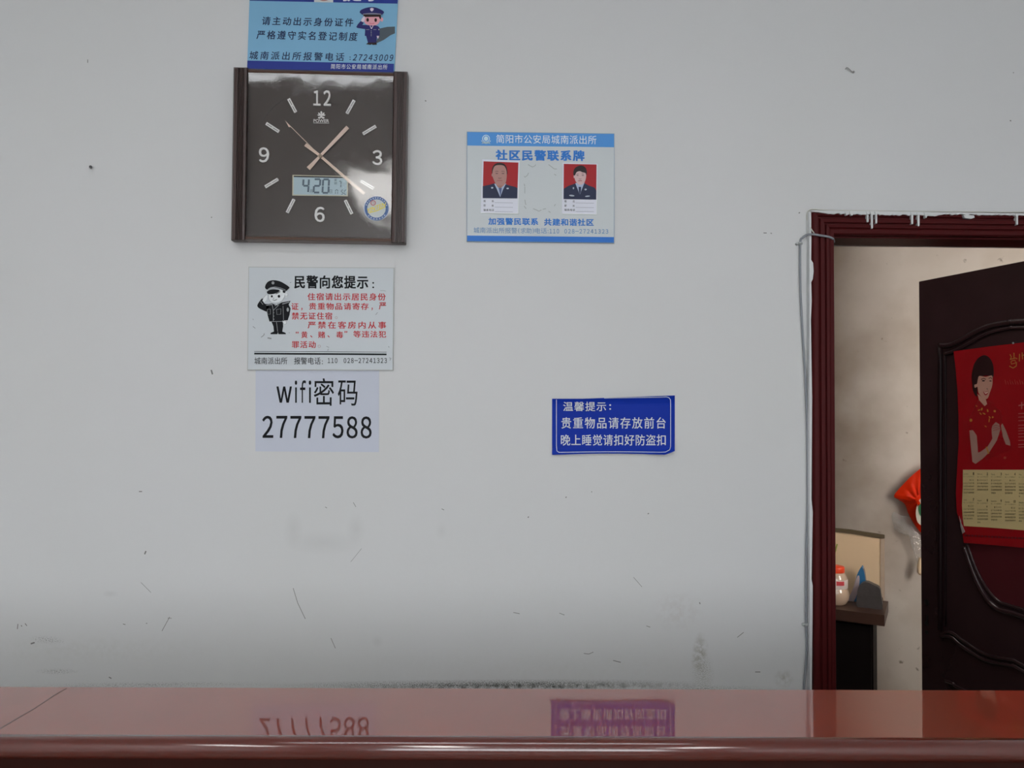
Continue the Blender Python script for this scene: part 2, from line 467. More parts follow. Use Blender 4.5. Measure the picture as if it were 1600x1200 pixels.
t = thing('wall_light', Plane((2.05, WT + 0.02, 1.55), math.pi), 'tall wall light of the back room, hidden beyond the open door', 'lamp')  # made-up light, added to brighten the far wall from the right
bm = bmesh.new(); box(bm, (-0.16, -0.02, -0.5), (0.16, 0.0, 0.5)); link('back_plate', bm, MATS['lamp_white'], t)
bm = bmesh.new(); box(bm, (-0.14, -0.045, -0.48), (0.14, -0.02, 0.48)); link('diffuser', bm, mat('diffuser_warm', (0.8, 0.8, 0.8, 1), 0.5, emit=((1.0, 0.93, 0.86, 1), FILL_BACK_ROOM)), t)

# ------------------------------------------------------------------ scuffs on the wall
M_SCUFF = mat('scuff_grey', pc(95, 95, 92), 0.7)
sc = []
for pts, wd in (([(458, 919), (465, 942), (477, 967)], 0.8), ([(253, 986), (265, 964)], 0.8), ([(548, 878), (565, 857)], 0.5),
                ([(226, 866), (228, 861)], 2.0), ([(217, 768), (222, 768)], 1.4), ([(220, 910), (236, 926)], 0.5), ([(517, 997), (524, 1013)], 0.7),
                ([(912, 1021), (920, 1022), (927, 1019)], 0.8), ([(958, 1032), (970, 1035)], 1.0), ([(1152, 996), (1162, 988)], 0.8),
                ([(884, 778), (885, 776)], 1.4), ([(825, 809), (826, 807)], 1.6), ([(924, 769), (925, 768)], 1.4), ([(1012, 803), (1014, 802)], 1.4),
                ([(990, 902), (1003, 917)], 0.6), ([(1093, 941), (1094, 944)], 1.2), ([(802, 957), (812, 959)], 0.8), ([(874, 958), (882, 961)], 0.8),
                ([(330, 578), (332, 585)], 2.2), ([(552, 785), (556, 792)], 0.7), ([(508, 792), (511, 794)], 0.8), ([(690, 795), (694, 797)], 0.9),
                ([(137, 93), (137, 98)], 1.0), ([(664, 157), (666, 158)], 1.6), ([(1583, 113), (1584, 114)], 1.2), ([(1578, 188), (1580, 189)], 1.6),
                ([(330, 339), (331, 340)], 1.6), ([(1193, 364), (1198, 364)], 1.3), ([(1204, 364), (1206, 365)], 1.2), ([(1248, 333), (1250, 332)], 1.6),
                ([(28, 975), (27, 983)], 1.0), ([(33, 977), (34, 979)], 1.2), ([(39, 974), (42, 978)], 1.0), ([(48, 1006), (54, 1004)], 2.2),
                ([(170, 1058), (174, 1060)], 1.4),
                ([(262, 966), (268, 966)], 0.7), ([(192, 975), (196, 976)], 0.9), ([(228, 974), (230, 974)], 1.0), ([(1180, 1050), (1188, 1050)], 1.1), ([(1010, 978), (1016, 980)], 0.8)):
    sc.append(stroke(pts, wd))
flat('scuff_marks', WALL, sc, M_SCUFF, wall_front, 0.0004, 0.0003)

# ------------------------------------------------------------------ materials of the notices
WHITE = mat('print_white', pc(178, 183, 186), 0.4, spec=0.25)
WHITE_T = mat('print_bright_white', pc(196, 200, 205), 0.4, spec=0.25)
BLACK = mat('print_black', pc(20, 21, 24), 0.5, spec=0.1)
RED = mat('print_red', pc(158, 30, 36), 0.4, spec=0.25)
NAVY = mat('print_navy', pc(33, 48, 120), 0.4, spec=0.25)
PALE = mat('print_pale', pc(176, 180, 182), 0.4, spec=0.25)
GREYL = mat('print_grey', pc(128, 131, 133), 0.4, spec=0.25)
SKIN = mat('print_skin', pc(176, 140, 130), 0.4, spec=0.25)
EDGE = mat('panel_edge', pc(150, 152, 150), 0.5)

def shift(pts, ox, oy, k=1.0): return [(ox + x * k, oy + y * k) for x, y in pts]

# ------------------------------------------------------------------ blue notice above the clock
pl = WALL.at(503, 30)
t = thing('blue_notice', pl, 'pale blue notice panel with a saluting officer, partly cut off above the clock', 'sign')
flat('panel', pl, [[(391.5, -50), (624, -46), (616, 113), (386, 110)]], mat('sky_blue_print', pc(106, 150, 178), 0.35, spec=0.25, var=0.05), t, 0.006, 0.0055)
flat('header_band', pl, [[(391.5, -50), (624, -46), (621, 5.6), (390, 1)]], NAVY, t, 0.0064)
flat('footer_band', pl, [[(386.6, 94.6), (615.6, 99.6), (615, 113), (386, 110)]], NAVY, t, 0.0064)
flat('emblem_ground', pl, [[(491, -30), (521, -29.5), (520.5, 3.8), (490.8, 3.2)]], PALE, t, 0.0068)
flat('emblem', pl, [ring(506, -13, 12, 14.5)], mat('emblem_red', pc(140, 90, 90), 0.4), t, 0.0072)
text(pl, '提示', (535, -28, 596, 2), WHITE_T, t, 0.0068, bold=0.02, sp=1.15)
INK = mat('ink_navy', pc(24, 32, 66), 0.4, spec=0.25)
text(pl, '请主动出示身份证件', (409.6, 27.2, 552, 40.4), INK, t, 0.0064, sp=1.33, shear=0.12, slope=0.020, bold=0.012)
text(pl, '严格遵守实名登记制度', (400.6, 48.8, 559, 62.4), INK, t, 0.0064, sp=1.33, shear=0.12, slope=0.020, bold=0.012)
text(pl, '城南派出所报警电话', (389.4, 81.2, 538, 94.0), INK, t, 0.0064, sp=1.38, shear=0.12, slope=0.019, bold=0.008)
text(pl, ':', (546, 88.5, 548, 93.5), INK, t, 0.0064)
text(pl, '２７２４３００９', (551, 85.0, 614.6, 95.0), INK, t, 0.0064, sp=0.66, bold=0.014, shear=0.3, slope=0.010)
text(pl, '简阳市公安局城南派出所', (517, 100.3, 605.4, 108.2), WHITE_T, t, 0.0068, sp=1.15, shear=0.1, slope=0.012)
def blue_officer(t, pl, ox, oy, w):
    s = lambda pts: shift(pts, ox, oy)
    f = lambda n, polys, mm, k: flat(n, pl, polys, mm, t, w + 0.0004 * k)
    uni = mat('officer_navy', pc(34, 34, 88), 0.4, spec=0.25); dk = mat('officer_dark', pc(38, 24, 24), 0.4, spec=0.25); sk = mat('officer_skin', pc(196, 142, 152), 0.4, spec=0.25)
    lt = mat('officer_light', pc(190, 178, 190), 0.4, spec=0.25)
    f('printed_shadow', [s([(38.5,39.5),(50,37),(62,36.5),(62,47),(55,50),(45,57),(41,59),(32,63),(36,52)])], mat('printed_shadow', pc(58, 68, 76), 0.4), 0)
    f('uniform', [s([(16,34),(22,34.5),(31,34.5),(36,36),(38.5,39),(38,51),(34,52),(33,62),(20,62),(17,51),(15,51)]),
                  s([(8.5,28),(12,29),(13,31),(11,34),(16.2,34),(16.2,40.5),(3,38.5),(1.8,37),(4,33)])], uni, 1)
    f('shoes', [s([(17,64),(20,61.5),(33,61.5),(34,64.5),(27,65),(26,63.5),(24,65)])], dk, 2)
    f('face', [s(smooth_loop([(14,20),(38,20),(38.8,27),(36,32),(31,34.5),(22,34.5),(16,32),(13.8,27)])), s(ell(41.5,25.5,2.2,3.2))], sk, 2)
    f('hair', [s([(12.5,17.8),(40,17.8),(40.4,25),(38.5,24.5),(37,21),(16,21.5),(14,23.5)])], dk, 3)
    f('cap', [s(smooth_loop([(7,13.8),(10,10),(18,7),(25.5,6),(33,7),(42,11),(45,14),(43,16.6),(40,17.8),(26,16.6),(12.5,17.8),(9,16)]))], uni, 4)
    f('cap_band', [s(stroke([(12.2,17.3),(19,16.4),(26,16.0),(33,16.4),(40.2,17.3)], 1.6))], mat('officer_grey', pc(118, 116, 130), 0.4, spec=0.25), 5)
    f('cap_badge', [s([(23.2,8.4),(26,7.2),(29,8.4),(28.4,11),(26,13),(23.6,11)])], lt, 5)
    f('eyes', [s(ell(19.4,26,2,2.9)), s(ell(32,26.3,2,2.9))], dk, 4)
    f('mouth', [s(stroke([(22,31),(26,32.1),(30,31)], 0.9))], mat('officer_mouth', pc(180, 92, 112), 0.4, spec=0.25), 4)
    f('hand', [s([(9,28),(10,24.5),(14,20),(15.8,22),(15,25),(14,28),(12,29.4)])], lt, 6)
    f('hand', [s([(33.5,51),(37.2,51),(36.4,55),(34.5,54.5)])], lt, 6)
    f('collar', [s(stroke([(23,35),(25.4,40)], 1.0)), s(stroke([(28,35),(25.4,40)], 1.0))], lt, 3)
    f('buttons', [s(ell(25,y,0.8,0.6,8)) for y in (43.3,45.8,48.3,50.6)] + [s(stroke([(17,41.4),(22,41.2)],0.6)), s(stroke([(28.5,41.3),(33,41.2)],0.6)), s(ell(37,41,1,1.2,8))], GREYL, 3)
blue_officer(t, pl, 555, 5, 0.0064)

# ------------------------------------------------------------------ wall clock
pl = WALL.at(499, 243)
t = thing('wall_clock', pl, 'dark brown square wall clock with fluted side pillars above the notices', 'clock')
TL, TR, BR, BL = (365, 105), (637, 112), (633, 380), (361, 375.5)
def ck(a, b):                                   # a, b in 0..1 across and down the clock front
    return tuple((TL[i]*(1-a)+TR[i]*a)*(1-b) + (BL[i]*(1-a)+BR[i]*a)*b for i in (0, 1))
BROWN = mat('clock_brown', pc(50, 34, 31), 0.32, var=0.08, vscale=30)
BROWN_L = mat('clock_rail_brown', pc(72, 52, 42), 0.3, var=0.05)
M_DIAL = mat('dial_brown', pc(44, 33, 28), 0.5, spec=0.2, var=0.06, vscale=18, coat=0.5, coat_rough=0.33)
SILVER = mat('clock_silver', (0.92, 0.91, 0.89, 1), 0.3)
ROSE = mat('hand_rose', (0.86, 0.66, 0.54, 1), 0.35)
FW = 0.042
def pillar(a0, a1):
    bm = bmesh.new()
    prof = [(0.0, 0.026), (0.02, 0.036), (0.08, 0.0405), (0.24, 0.0415)]     # fraction across -> depth, rounded edge then flutes
    for c in (0.30, 0.42, 0.54, 0.66):
        prof += [(c, 0.0415), (c + 0.02, 0.0365), (c + 0.07, 0.0365), (c + 0.09, 0.0415)]
    prof += [(0.80, 0.0415), (0.93, 0.0405), (0.98, 0.036), (1.0, 0.026)]
    loops = []
    bs = [(0.0, -0.004), (0.006, 0.0), (0.994, 0.0), (1.0, -0.004)]
    for b, dw in bs:
        lp = [pl.loc(*ck(a0 + (a1 - a0) * f, b), w + dw) for f, w in prof]
        e0, e1 = lp[0].copy(), lp[-1].copy(); e0.y = e1.y = -0.0005
        loops.append([bm.verts.new(p) for p in [e0] + lp + [e1]])
    n = len(loops[0])
    for i in range(len(loops) - 1):
        for k in range(n):
            bm.faces.new((loops[i][k], loops[i][(k + 1) % n], loops[i + 1][(k + 1) % n], loops[i + 1][k]))
    bm.faces.new(loops[0]); bm.faces.new(loops[-1])
    link('pillar', bm, BROWN, t)
pillar(0.0, 0.082); pillar(0.918, 1.0)
flat('dial', pl, [[ck(0.08, 0.02), ck(0.92, 0.02), ck(0.92, 0.985), ck(0.08, 0.985)]], M_DIAL, t, 0.022, 0.0215)
def rail(b0, b1):
    bm = bmesh.new()
    prof = [(0.0, 0.026), (0.25, 0.0345), (0.7, 0.036), (1.0, 0.029)]
    A0 = [pl.loc(*ck(0.081, b0 + (b1 - b0) * f), w) for f, w in prof]; A1 = [pl.loc(*ck(0.919, b0 + (b1 - b0) * f), w) for f, w in prof]
    for L_ in (A0, A1):
        a, b = L_[0].copy(), L_[-1].copy(); a.y = b.y = -0.0005
        L_.insert(0, a); L_.append(b)
    v0 = [bm.verts.new(p) for p in A0]; v1 = [bm.verts.new(p) for p in A1]
    for k in range(len(v0)):
        bm.faces.new((v0[k], v0[(k+1) % len(v0)], v1[(k+1) % len(v0)], v1[k]))
    bm.faces.new(v0); bm.faces.new(v1)
    link('rail', bm, BROWN_L, t)
rail(0.006, 0.034); rail(0.972, 0.997)
WD = 0.0225
flat('dial_arc', pl, [ring(501, 244, 106.0, 106.9, 208, 370, 60)], mat('arc_dark', pc(38, 34, 34), 0.5), t, WD)
for s_, bx in (('１２', (489.5, 141, 516.8, 165)), ('３', (582, 234.5, 597, 257.8)), ('６', (491.4, 323.2, 507, 346.5)), ('９', (404.4, 230.2, 420.4, 253.4))):
    bm = bmesh.new(); text_into(bm, pl, s_, bx, WD + 0.003, slope=0.02, sp=0.6, bold=0.013)
    ex = bmesh.ops.extrude_face_region(bm, geom=bm.faces[:])
    for v in ex['geom']:
        if isinstance(v, bmesh.types.BMVert): v.co.y += 0.0029
    link('numeral', bm, SILVER, t)
cx, cy = 500.3, 243.6
for (mx_, my_) in ((818, 297), (940, 447), (925, 800), (805, 945), (430, 938), (307, 790), (313, 430), (440, 288)):
    x, y = 350 + mx_ / 4.137, 95 + my_ / 4.137
    ang = math.atan2(y - cy, x - cx) if abs(abs(x - cx) - abs(y - cy)) > 1 else 0
    base = round((math.degrees(math.atan2(y - cy, x - cx)) - 1.0) / 30) * 30
    ang = math.radians({-60: -61, -30: -31, 30: 31, 60: 64, 120: 117, 150: 149, -150: -147, -120: -118}.get(base, base))
    d = (math.cos(ang), math.sin(ang)); nn = (-d[1], d[0])
    def q(al, ac): return (x + d[0] * al + nn[0] * ac, y + d[1] * al + nn[1] * ac)
    polys = []
    for s0 in (-1, 1):
        polys.append([q(-11.8, s0 * 0.5), q(11.8, s0 * 0.5), q(11.8, s0 * 2.5), q(-11.8, s0 * 2.5)])
    for al in (-11.5, 0, 11.0):
        polys.append([q(al - 0.8, -0.5), q(al + 0.8, -0.5), q(al + 0.8, 0.5), q(al - 0.8, 0.5)])
    flat('hour_marker', pl, polys, SILVER, t, WD + 0.0022, 0.002)
# emblem and maker's word under the 12
flat('logo', pl, [ell(502, 175.9, 1.6, 2.2, 10), ell(499.2, 178.2, 1.3, 3.0, 10, -0.7), ell(504.8, 178.2, 1.3, 3.0, 10, 0.7), ell(497.8, 180, 1.0, 2.2, 10, -1.3), ell(506.2, 180, 1.0, 2.2, 10, 1.3),
                  [(500.5, 178), (503.5, 178), (504, 184), (500, 184)], ell(499, 184, 2.2, 1.4, 12), ell(505, 184, 2.2, 1.4, 12)], SILVER, t, WD + 0.001)
text(pl, 'POWER', (489.8, 186.2, 514.0, 191.2), SILVER, t, WD + 0.001, bold=0.01, slope=0.01)
flat('logo_line', pl, [stroke([(489.6, 192.0), (514.2, 192.4)], 0.6)], SILVER, t, WD + 0.001)
# display
lcd = flat('display', pl, [[(457.0, 273.2), (543.8, 275.2), (543.6, 306.6), (456.6, 305.4)]], mat('lcd_frame', pc(176, 172, 150), 0.4), t, WD + 0.0012, 0.0011)
flat('display_shade_strip', pl, [[(459, 274.6), (542, 276.4), (542, 278.4), (459, 276.6)]], BLACK, lcd, WD + 0.002)
flat('display_screen', pl, [[(458.6, 276.4), (542.2, 278.2), (542.0, 305.2), (458.4, 304.0)]], mat('lcd_screen', pc(150, 170, 178), 0.3), lcd, WD + 0.0017)
SEG = mat('lcd_segment', pc(62, 80, 96), 0.4)
def seg7(x0, y0, x1, y1, on, wd=2.9, sh=1.2):
    ym = (y0 + y1) / 2; g = 0.5; out = []
    P = {'a': ((x0+sh+g, y0), (x1+sh-g, y0)), 'g': ((x0+sh/2+g, ym), (x1+sh/2-g, ym)), 'd': ((x0+g, y1), (x1-g, y1)),
         'f': ((x0+sh, y0+g), (x0+sh/2, ym-g)), 'b': ((x1+sh, y0+g), (x1+sh/2, ym-g)), 'e': ((x0+sh/2, ym+g), (x0, y1-g)), 'c': ((x1+sh/2, ym+g), (x1, y1-g))}
    for k in on: out.append(stroke(list(P[k]), wd))
    return out
segs = seg7(473, 280, 481.5, 300.5, 'fgbc') + seg7(490, 280, 499.3, 300.8, 'abged') + seg7(503.8, 280.3, 513, 301.3, 'abcdef')
flat('digit', pl, segs, SEG, lcd, WD + 0.0022)
text(pl, '月', (484.0, 295.8, 488.2, 301.6), SEG, lcd, WD + 0.0022)
text(pl, '日', (514.8, 296.4, 518.8, 302.0), SEG, lcd, WD + 0.0022)
text(pl, '星', (522.2, 279.4, 526.4, 283.4), SEG, lcd, WD + 0.0022)
text(pl, '期', (522.2, 284.4, 526.4, 288.4), SEG, lcd, WD + 0.0022)
flat('digit', pl, seg7(529, 283, 532.5, 293, 'abc', 1.2, 0.5) + seg7(524, 296.5, 527.5, 303, 'abcef', 1.0, 0.3) + seg7(533, 297, 536, 303.4, 'afgcd', 1.0, 0.3) + seg7(538, 297, 541, 303.6, 'afed', 1.0, 0.3), SEG, lcd, WD + 0.0022)
# hands
def hand(name, tip, tail, w0, w1, w2, w, th=0.0012):
    dx, dy = tip[0] - tail[0], tip[1] - tail[1]; l = math.hypot(dx, dy); d = (dx / l, dy / l); n = (-d[1], d[0])
    P = lambda c, k: [(c[0] + n[0] * k / 2, c[1] + n[1] * k / 2), (c[0] - n[0] * k / 2, c[1] - n[1] * k / 2)]
    h0 = (cx - d[0] * 4, cy - d[1] * 4); h1 = (cx + d[0] * 4, cy + d[1] * 4)
    a, b, c, e = P(tail, w0), P(h0, w1), P(h1, w1), P(tip, w2)
    flat(name, pl, [[a[0], b[0], c[0], e[0], e[1], c[1], b[1], a[1]]], ROSE, t, w, th)
hand('hour_hand', (543.4, 198.5), (481.7, 263.5), 6.8, 4.2, 6.2, 0.0285)
hand('minute_hand', (569.2, 303), (477, 225.8), 5.4, 4.0, 4.8, 0.0302)
flat('second_hand', pl, [stroke([(508, 252), (500.3, 243.6), (447, 190.5)], 0.9), [(445.2, 187.4), (449.5, 193.2), (453.8, 197.6), (453.2, 198.4), (451, 198.4), (448.8, 194)]], ROSE, t, 0.0316, 0.0008)
flat('hand_hub', pl, [ell(cx, cy, 3.0)], mat('hub_dark', pc(120, 104, 88), 0.3, metal=0.5), t, 0.0325, 0.009)
# glass
g = clear_mat('clock_glass', tint=(0.97, 0.97, 0.97, 1), rough=0.07, ior=1.52, bump=0.12, bscale=8.0, boost=1.35)
flat('glass', pl, [[ck(0.082, 0.028), ck(0.918, 0.028), ck(0.918, 0.978), ck(0.082, 0.978)]], g, t, 0.0345, 0.0016)
# round sticker on the glass
sx, sy = 588.2, 325.8
st = flat('sticker', pl, [ell(sx, sy, 20.2, 19.2, 40)], mat('sticker_rim', pc(172, 178, 190), 0.35), t, 0.0352, 0.0006)
flat('sticker_ring', pl, [ring(sx, sy, 14.4, 18.8)], mat('sticker_blue', pc(44, 76, 124), 0.35), st, 0.0356)
flat('sticker_ground', pl, [ell(sx, sy, 14.4, 14.0, 32)], mat('sticker_grey', pc(160, 166, 166), 0.35), st, 0.0356)
flat('sticker_seal', pl, [ring(583, 317, 3.0, 4.2, n=24)], mat('sticker_red', pc(150, 60, 66), 0.35), st, 0.0360)
text(pl, '15', (581.3, 315.4, 584.8, 318.4), MATS['sticker_red'], st, 0.0360)
flat('sticker_stripe', pl, [stroke([(576.5, 332.5), (589, 329.2), (602, 323.2)], 1.4)], mat('sticker_yellow', pc(186, 172, 62), 0.35), st, 0.0360)
text(pl, 'YINTEN', (573.5, 320.8, 603, 327.6), MATS['sticker_yellow'], st, 0.0364, slope=-0.36, bold=0.02, shear=0.2)
for a in range(200, 345, 13):
    flat('sticker_mark', pl, [ell(sx + 16.6 * math.cos(math.radians(a)), sy + 16.6 * math.sin(math.radians(a)), 1.0, 1.0, 6)], MATS['sticker_rim'], st, 0.0360)
for a in range(40, 150, 16):
    flat('sticker_mark', pl, [ell(sx + 16.6 * math.cos(math.radians(a)), sy + 16.6 * math.sin(math.radians(a)), 1.1, 1.1, 6)], MATS['sticker_rim'], st, 0.0360)

# ------------------------------------------------------------------ white officer notice
pl = WALL.at(500, 497)
t = thing('white_notice', pl, 'white notice panel with a saluting officer and red lettering under the clock', 'sign')
flat('panel_back', pl, [[(388.2, 416.6), (615.8, 418.2), (614, 579), (386.2, 578.4)]], EDGE, t, 0.0045, 0.004)
flat('panel', pl, [[(389.2, 417.8), (614.8, 419.2), (613.2, 577.6), (387.4, 577.0)]], mat('notice_white', pc(168, 173, 177), 0.35, spec=0.25, var=0.02), t, 0.005, 0.001)
w = 0.0054
text(pl, '民警向您提示', (459.7, 430.4, 575.3, 451), BLACK, t, w, bold=0.03, sp=1.12, slope=0.004)
text(pl, ':', (581.8, 440.6, 584.4, 450.3), BLACK, t, w, bold=0.01)
R = dict(bold=0.016, slope=0.003)
text(pl, '住宿请出示居民身份', (480.5, 457.9, 602.7, 469.4), RED, t, w, sp=1.17, **R)
text(pl, '证', (455.3, 473.6, 466.4, 484), RED, t, w, **R)
text(pl, '，', (470.6, 481, 472.6, 485), RED, t, w, **R)
text(pl, '贵重物品请寄存', (482.8, 473.2, 575.9, 484), RED, t, w, sp=1.17, **R)
text(pl, '，', (580.4, 480.6, 582.4, 484.8), RED, t, w, **R)
text(pl, '严', (592, 472.4, 603.4, 483.6), RED, t, w, **R)
text(pl, '禁无证住宿', (455.8, 488, 519, 499.2), RED, t, w, sp=1.17, **R)
text(pl, '严禁在客房内从事', (480.8, 502.2, 603.4, 513.4), RED, t, w, sp=1.33, **R)
for x in (462.2, 464.8): flat('lettering', pl, [[(x, 518.6), (x + 1.6, 518.2), (x + 1.6, 520.6), (x, 521.2)]], RED, t, w)
text(pl, '黄', (470.8, 517.8, 480.4, 528.2), RED, t, w, **R)
text(pl, '、', (484.6, 524, 488, 527.4), RED, t, w, **R)
text(pl, '赌', (497, 517.8, 508, 528.2), RED, t, w, **R)
text(pl, '、', (511.6, 524, 515, 527.4), RED, t, w, **R)
text(pl, '毒', (525, 517.8, 536.2, 528.2), RED, t, w, **R)
for x in (538.4, 541): flat('lettering', pl, [[(x, 517.4), (x + 1.6, 517.2), (x + 1.6, 519.4), (x, 520.2)]], RED, t, w)
text(pl, '等违法犯', (552, 516.8, 603.4, 527.4), RED, t, w, sp=1.17, **R)
text(pl, '罪活动', (456, 533, 493.3, 543.8), RED, t, w, sp=1.15, **R)
for rg in (ring(525.4, 496.4, 1.5, 2.0, n=16), ring(498.8, 541, 1.7, 2.2, n=16)): flat('lettering', pl, [rg], mat('print_redgrey', pc(140, 110, 112), 0.4, spec=0.25), t, w)
flat('rule_line', pl, [[(397.2, 548.8), (604, 549.8), (604, 550.5), (397.2, 549.5)], [(397.2, 551.2), (604, 552.4), (604, 555.0), (397.2, 553.8)]], BLACK, t, w)
K = mat('print_charcoal', pc(34, 36, 40), 0.4, spec=0.25)
text(pl, '城南派出所', (397.5, 558.4, 448.8, 569.2), K, t, w, sp=1.02, bold=0.004)
text(pl, '报警电话', (459.4, 558.4, 501, 569.4), K, t, w, sp=1.02, bold=0.004)
text(pl, ':', (502.8, 563.4, 504.4, 569), K, t, w)
text(pl, '１１０', (512, 559.4, 527.2, 567.4), K, t, w, sp=0.62, bold=0.014)
text(pl, '０２８－２７２４１３２３', (537, 559.4, 604.5, 567.4), K, t, w, sp=0.62, bold=0.014)
def mono_officer(t, pl, ox, oy, w):
    s = lambda pts: shift(pts, ox, oy)
    f = lambda n, polys, mm, k: flat(n, pl, polys, mm, t, w + 0.0004 * k)
    lt = mat('figure_pale', pc(190, 194, 196), 0.4)
    f('uniform', [s([(26,56),(35,54),(42,57),(50,52.5),(64,50),(61,56),(64,62),(62.4,72),(59.5,80.5),(54,80.5),(53.4,82.4),(31,82.4),(28,72),(26,64)]),
                  s(smooth_loop([(20,46),(14,53),(12,57.5),(14,61),(21,64.8),(27.5,66.5),(30,56),(25,55),(22,52.5)], 3)),
                  s([(34,82.4),(52,82.4),(52.4,90),(51,98),(56,100),(57,102.2),(45,102.2),(44.3,98.5),(43.5,102.2),(32.5,102.2),(33,100),(38,98),(37.2,90)])], BLACK, 0)
    f('face', [s(smooth_loop([(30,36),(29.6,45),(31.5,50),(36,52.8),(43,53),(50,50.5),(54,45),(55.5,36),(48,33),(38,35)], 4))], lt, 1)
    f('ear', [s(ell(57.2,40.5,2.6,4.2))], lt, 1)
    f('hand', [s([(20,50),(21.6,45.5),(25.8,40.6),(28,42),(26.4,49),(22.6,52.4)])], lt, 1)
    f('hand', [s([(51,81),(57,81),(57.4,85.6),(54,87.2),(52,84)])], lt, 1)
    f('outline', [s(stroke(smooth_loop([(29.8,40),(29.6,46),(32,50.4),(36,52.9),(43,53.1),(50,50.6),(54,45),(55.2,40)], 4, False), 0.5))], GREYL, 2)
    f('ear_outline', [s(ring(57.2,40.5,2.4,2.9,-120,150,20))], GREYL, 2)
    f('hand_outline', [s(stroke([(20,50),(21.6,45.5),(25.8,40.6)], 0.5))], GREYL, 2)
    f('hand_outline', [s(stroke([(51,81.2),(57,81.2),(57.4,85.6),(54,87.2),(52,84)], 0.5))], GREYL, 2)
    f('cap', [s(smooth_loop([(24,29),(26.5,22.5),(31,19),(38,17.8),(47,19.4),(55,23.5),(62,28.8),(60,32),(56,34.5),(46,30.6),(36,29),(30,31),(27,32.4)], 4)),
              s(smooth_loop([(27,36),(31,33.2),(38,32),(47,33.6),(43,37.4),(36,39.4),(29,39.4)], 4)), s([(51.6,33.5),(56.4,35),(55.2,38),(52,37.2)])], BLACK, 3)
    f('cap_band', [s(stroke([(29,31.5),(33,29.2),(40,28.2),(48,29.8),(56,33)], 0.9)), s(stroke([(29.5,33.4),(34,31.2),(40,30.4),(47,31.6)], 0.5)), s(ell(36.5,22,2.2,2.4,12))], GREYL, 4)
    f('eyes', [s(ell(34.7,43,1.5,1.8)), s(ell(45.8,43,1.9,2.2)), s(stroke([(36,48.2),(39,49.6),(43,47.6)],0.7)), s(stroke([(41,39.2),(44,38),(48,35.6)],0.8)), s(ell(37.4,46,0.7,0.5,8))], BLACK, 3)
    f('trim', [s(stroke([(35,55),(37,65),(37,82)], 0.7)), s(stroke([(46,56),(37,65)], 0.7)), s(stroke([(26,57),(35,55.8)], 1.2)), s(stroke([(51,55),(62,52)], 1.4)),
               s(stroke([(52.2,58),(53,80)], 0.6)), s(stroke([(31,82.4),(53,82.2)], 0.7)), s(stroke([(42,83),(43.8,98)], 0.7)),
               s(stroke([(27.6,63),(32.4,63),(32.4,71),(28,71),(27.6,63)], 0.5)), s(stroke([(42,63.5),(49,62.5),(48.6,71),(42.6,71.5),(42,63.5)], 0.5)), s(stroke([(17,51),(21,56)], 0.7)),
               s(ell(59.6,63.8,1.8,3.2)), s(ell(37.6,68.5,0.7,0.7,8)), s(ell(37.8,74,0.7,0.7,8)), s(ell(37.8,79,0.7,0.7,8)), s([(38.5,55),(40,58.5),(42,56)]), s([(43.5,54.5),(45.5,54),(43,58)])], GREYL, 1)
mono_officer(t, pl, 390, 420, w)
flat('scuff_marks', pl, [stroke(p, k) for p, k in (([(408, 527), (412, 524), (413, 521)], 1.2), ([(418, 528), (424, 529)], 2.0), ([(395, 510), (399, 513)], 1.0), ([(603, 455), (599, 454), (594, 454)], 0.6),
      ([(587, 492), (590, 488)], 0.8), ([(510, 541), (514, 543)], 0.8), ([(512, 548), (513, 545)], 0.8), ([(608, 559), (611, 560), (609, 563)], 1.3), ([(607, 541), (608, 543)], 1.0), ([(453, 442), (455, 441)], 1.0), ([(395, 498), (396, 500)], 0.7), ([(451, 520), (453, 520)], 0.7))],
     mat('notice_scuff', pc(118, 122, 124), 0.6), t, w)

# ------------------------------------------------------------------ wifi paper
pl = WALL.at(496, 645)
t = thing('paper_sheet', pl, 'white paper sheet with wifi password, taped under the white notice', 'paper')
flat('sheet', pl, [[(399.4, 572), (592.4, 573), (592, 706.4), (399, 705.2)]], mat('paper_bluish', pc(166, 170, 181), 0.7, var=0.02, bump=0.08, bscale=20), t, 0.0012, 0.0009)
text(pl, 'ｗ', (432, 603.8, 456, 629.2), BLACK, t, 0.0016, bold=0.014)
text(pl, 'ｉ', (460.6, 594.6, 464.2, 629.4), BLACK, t, 0.0016, bold=0.014)
text(pl, 'ｆ', (468.8, 594.2, 478, 629.4), BLACK, t, 0.0016, bold=0.014)
text(pl, 'ｉ', (482.4, 594.6, 486.2, 629.6), BLACK, t, 0.0016, bold=0.014)
text(pl, '密', (490.2, 591, 521.8, 634), BLACK, t, 0.0016, bold=0.004)
text(pl, '码', (527.8, 594.4, 558.6, 633.8), BLACK, t, 0.0016, bold=0.004)
for i, ch in enumerate('２７７７７５８８'):
    x0 = 409.8 + i * 21.95
    text(pl, ch, (x0, 649.6 + i * 0.15, x0 + 17.2, 684.2 + i * 0.15), BLACK, t, 0.0016, bold=0.012)

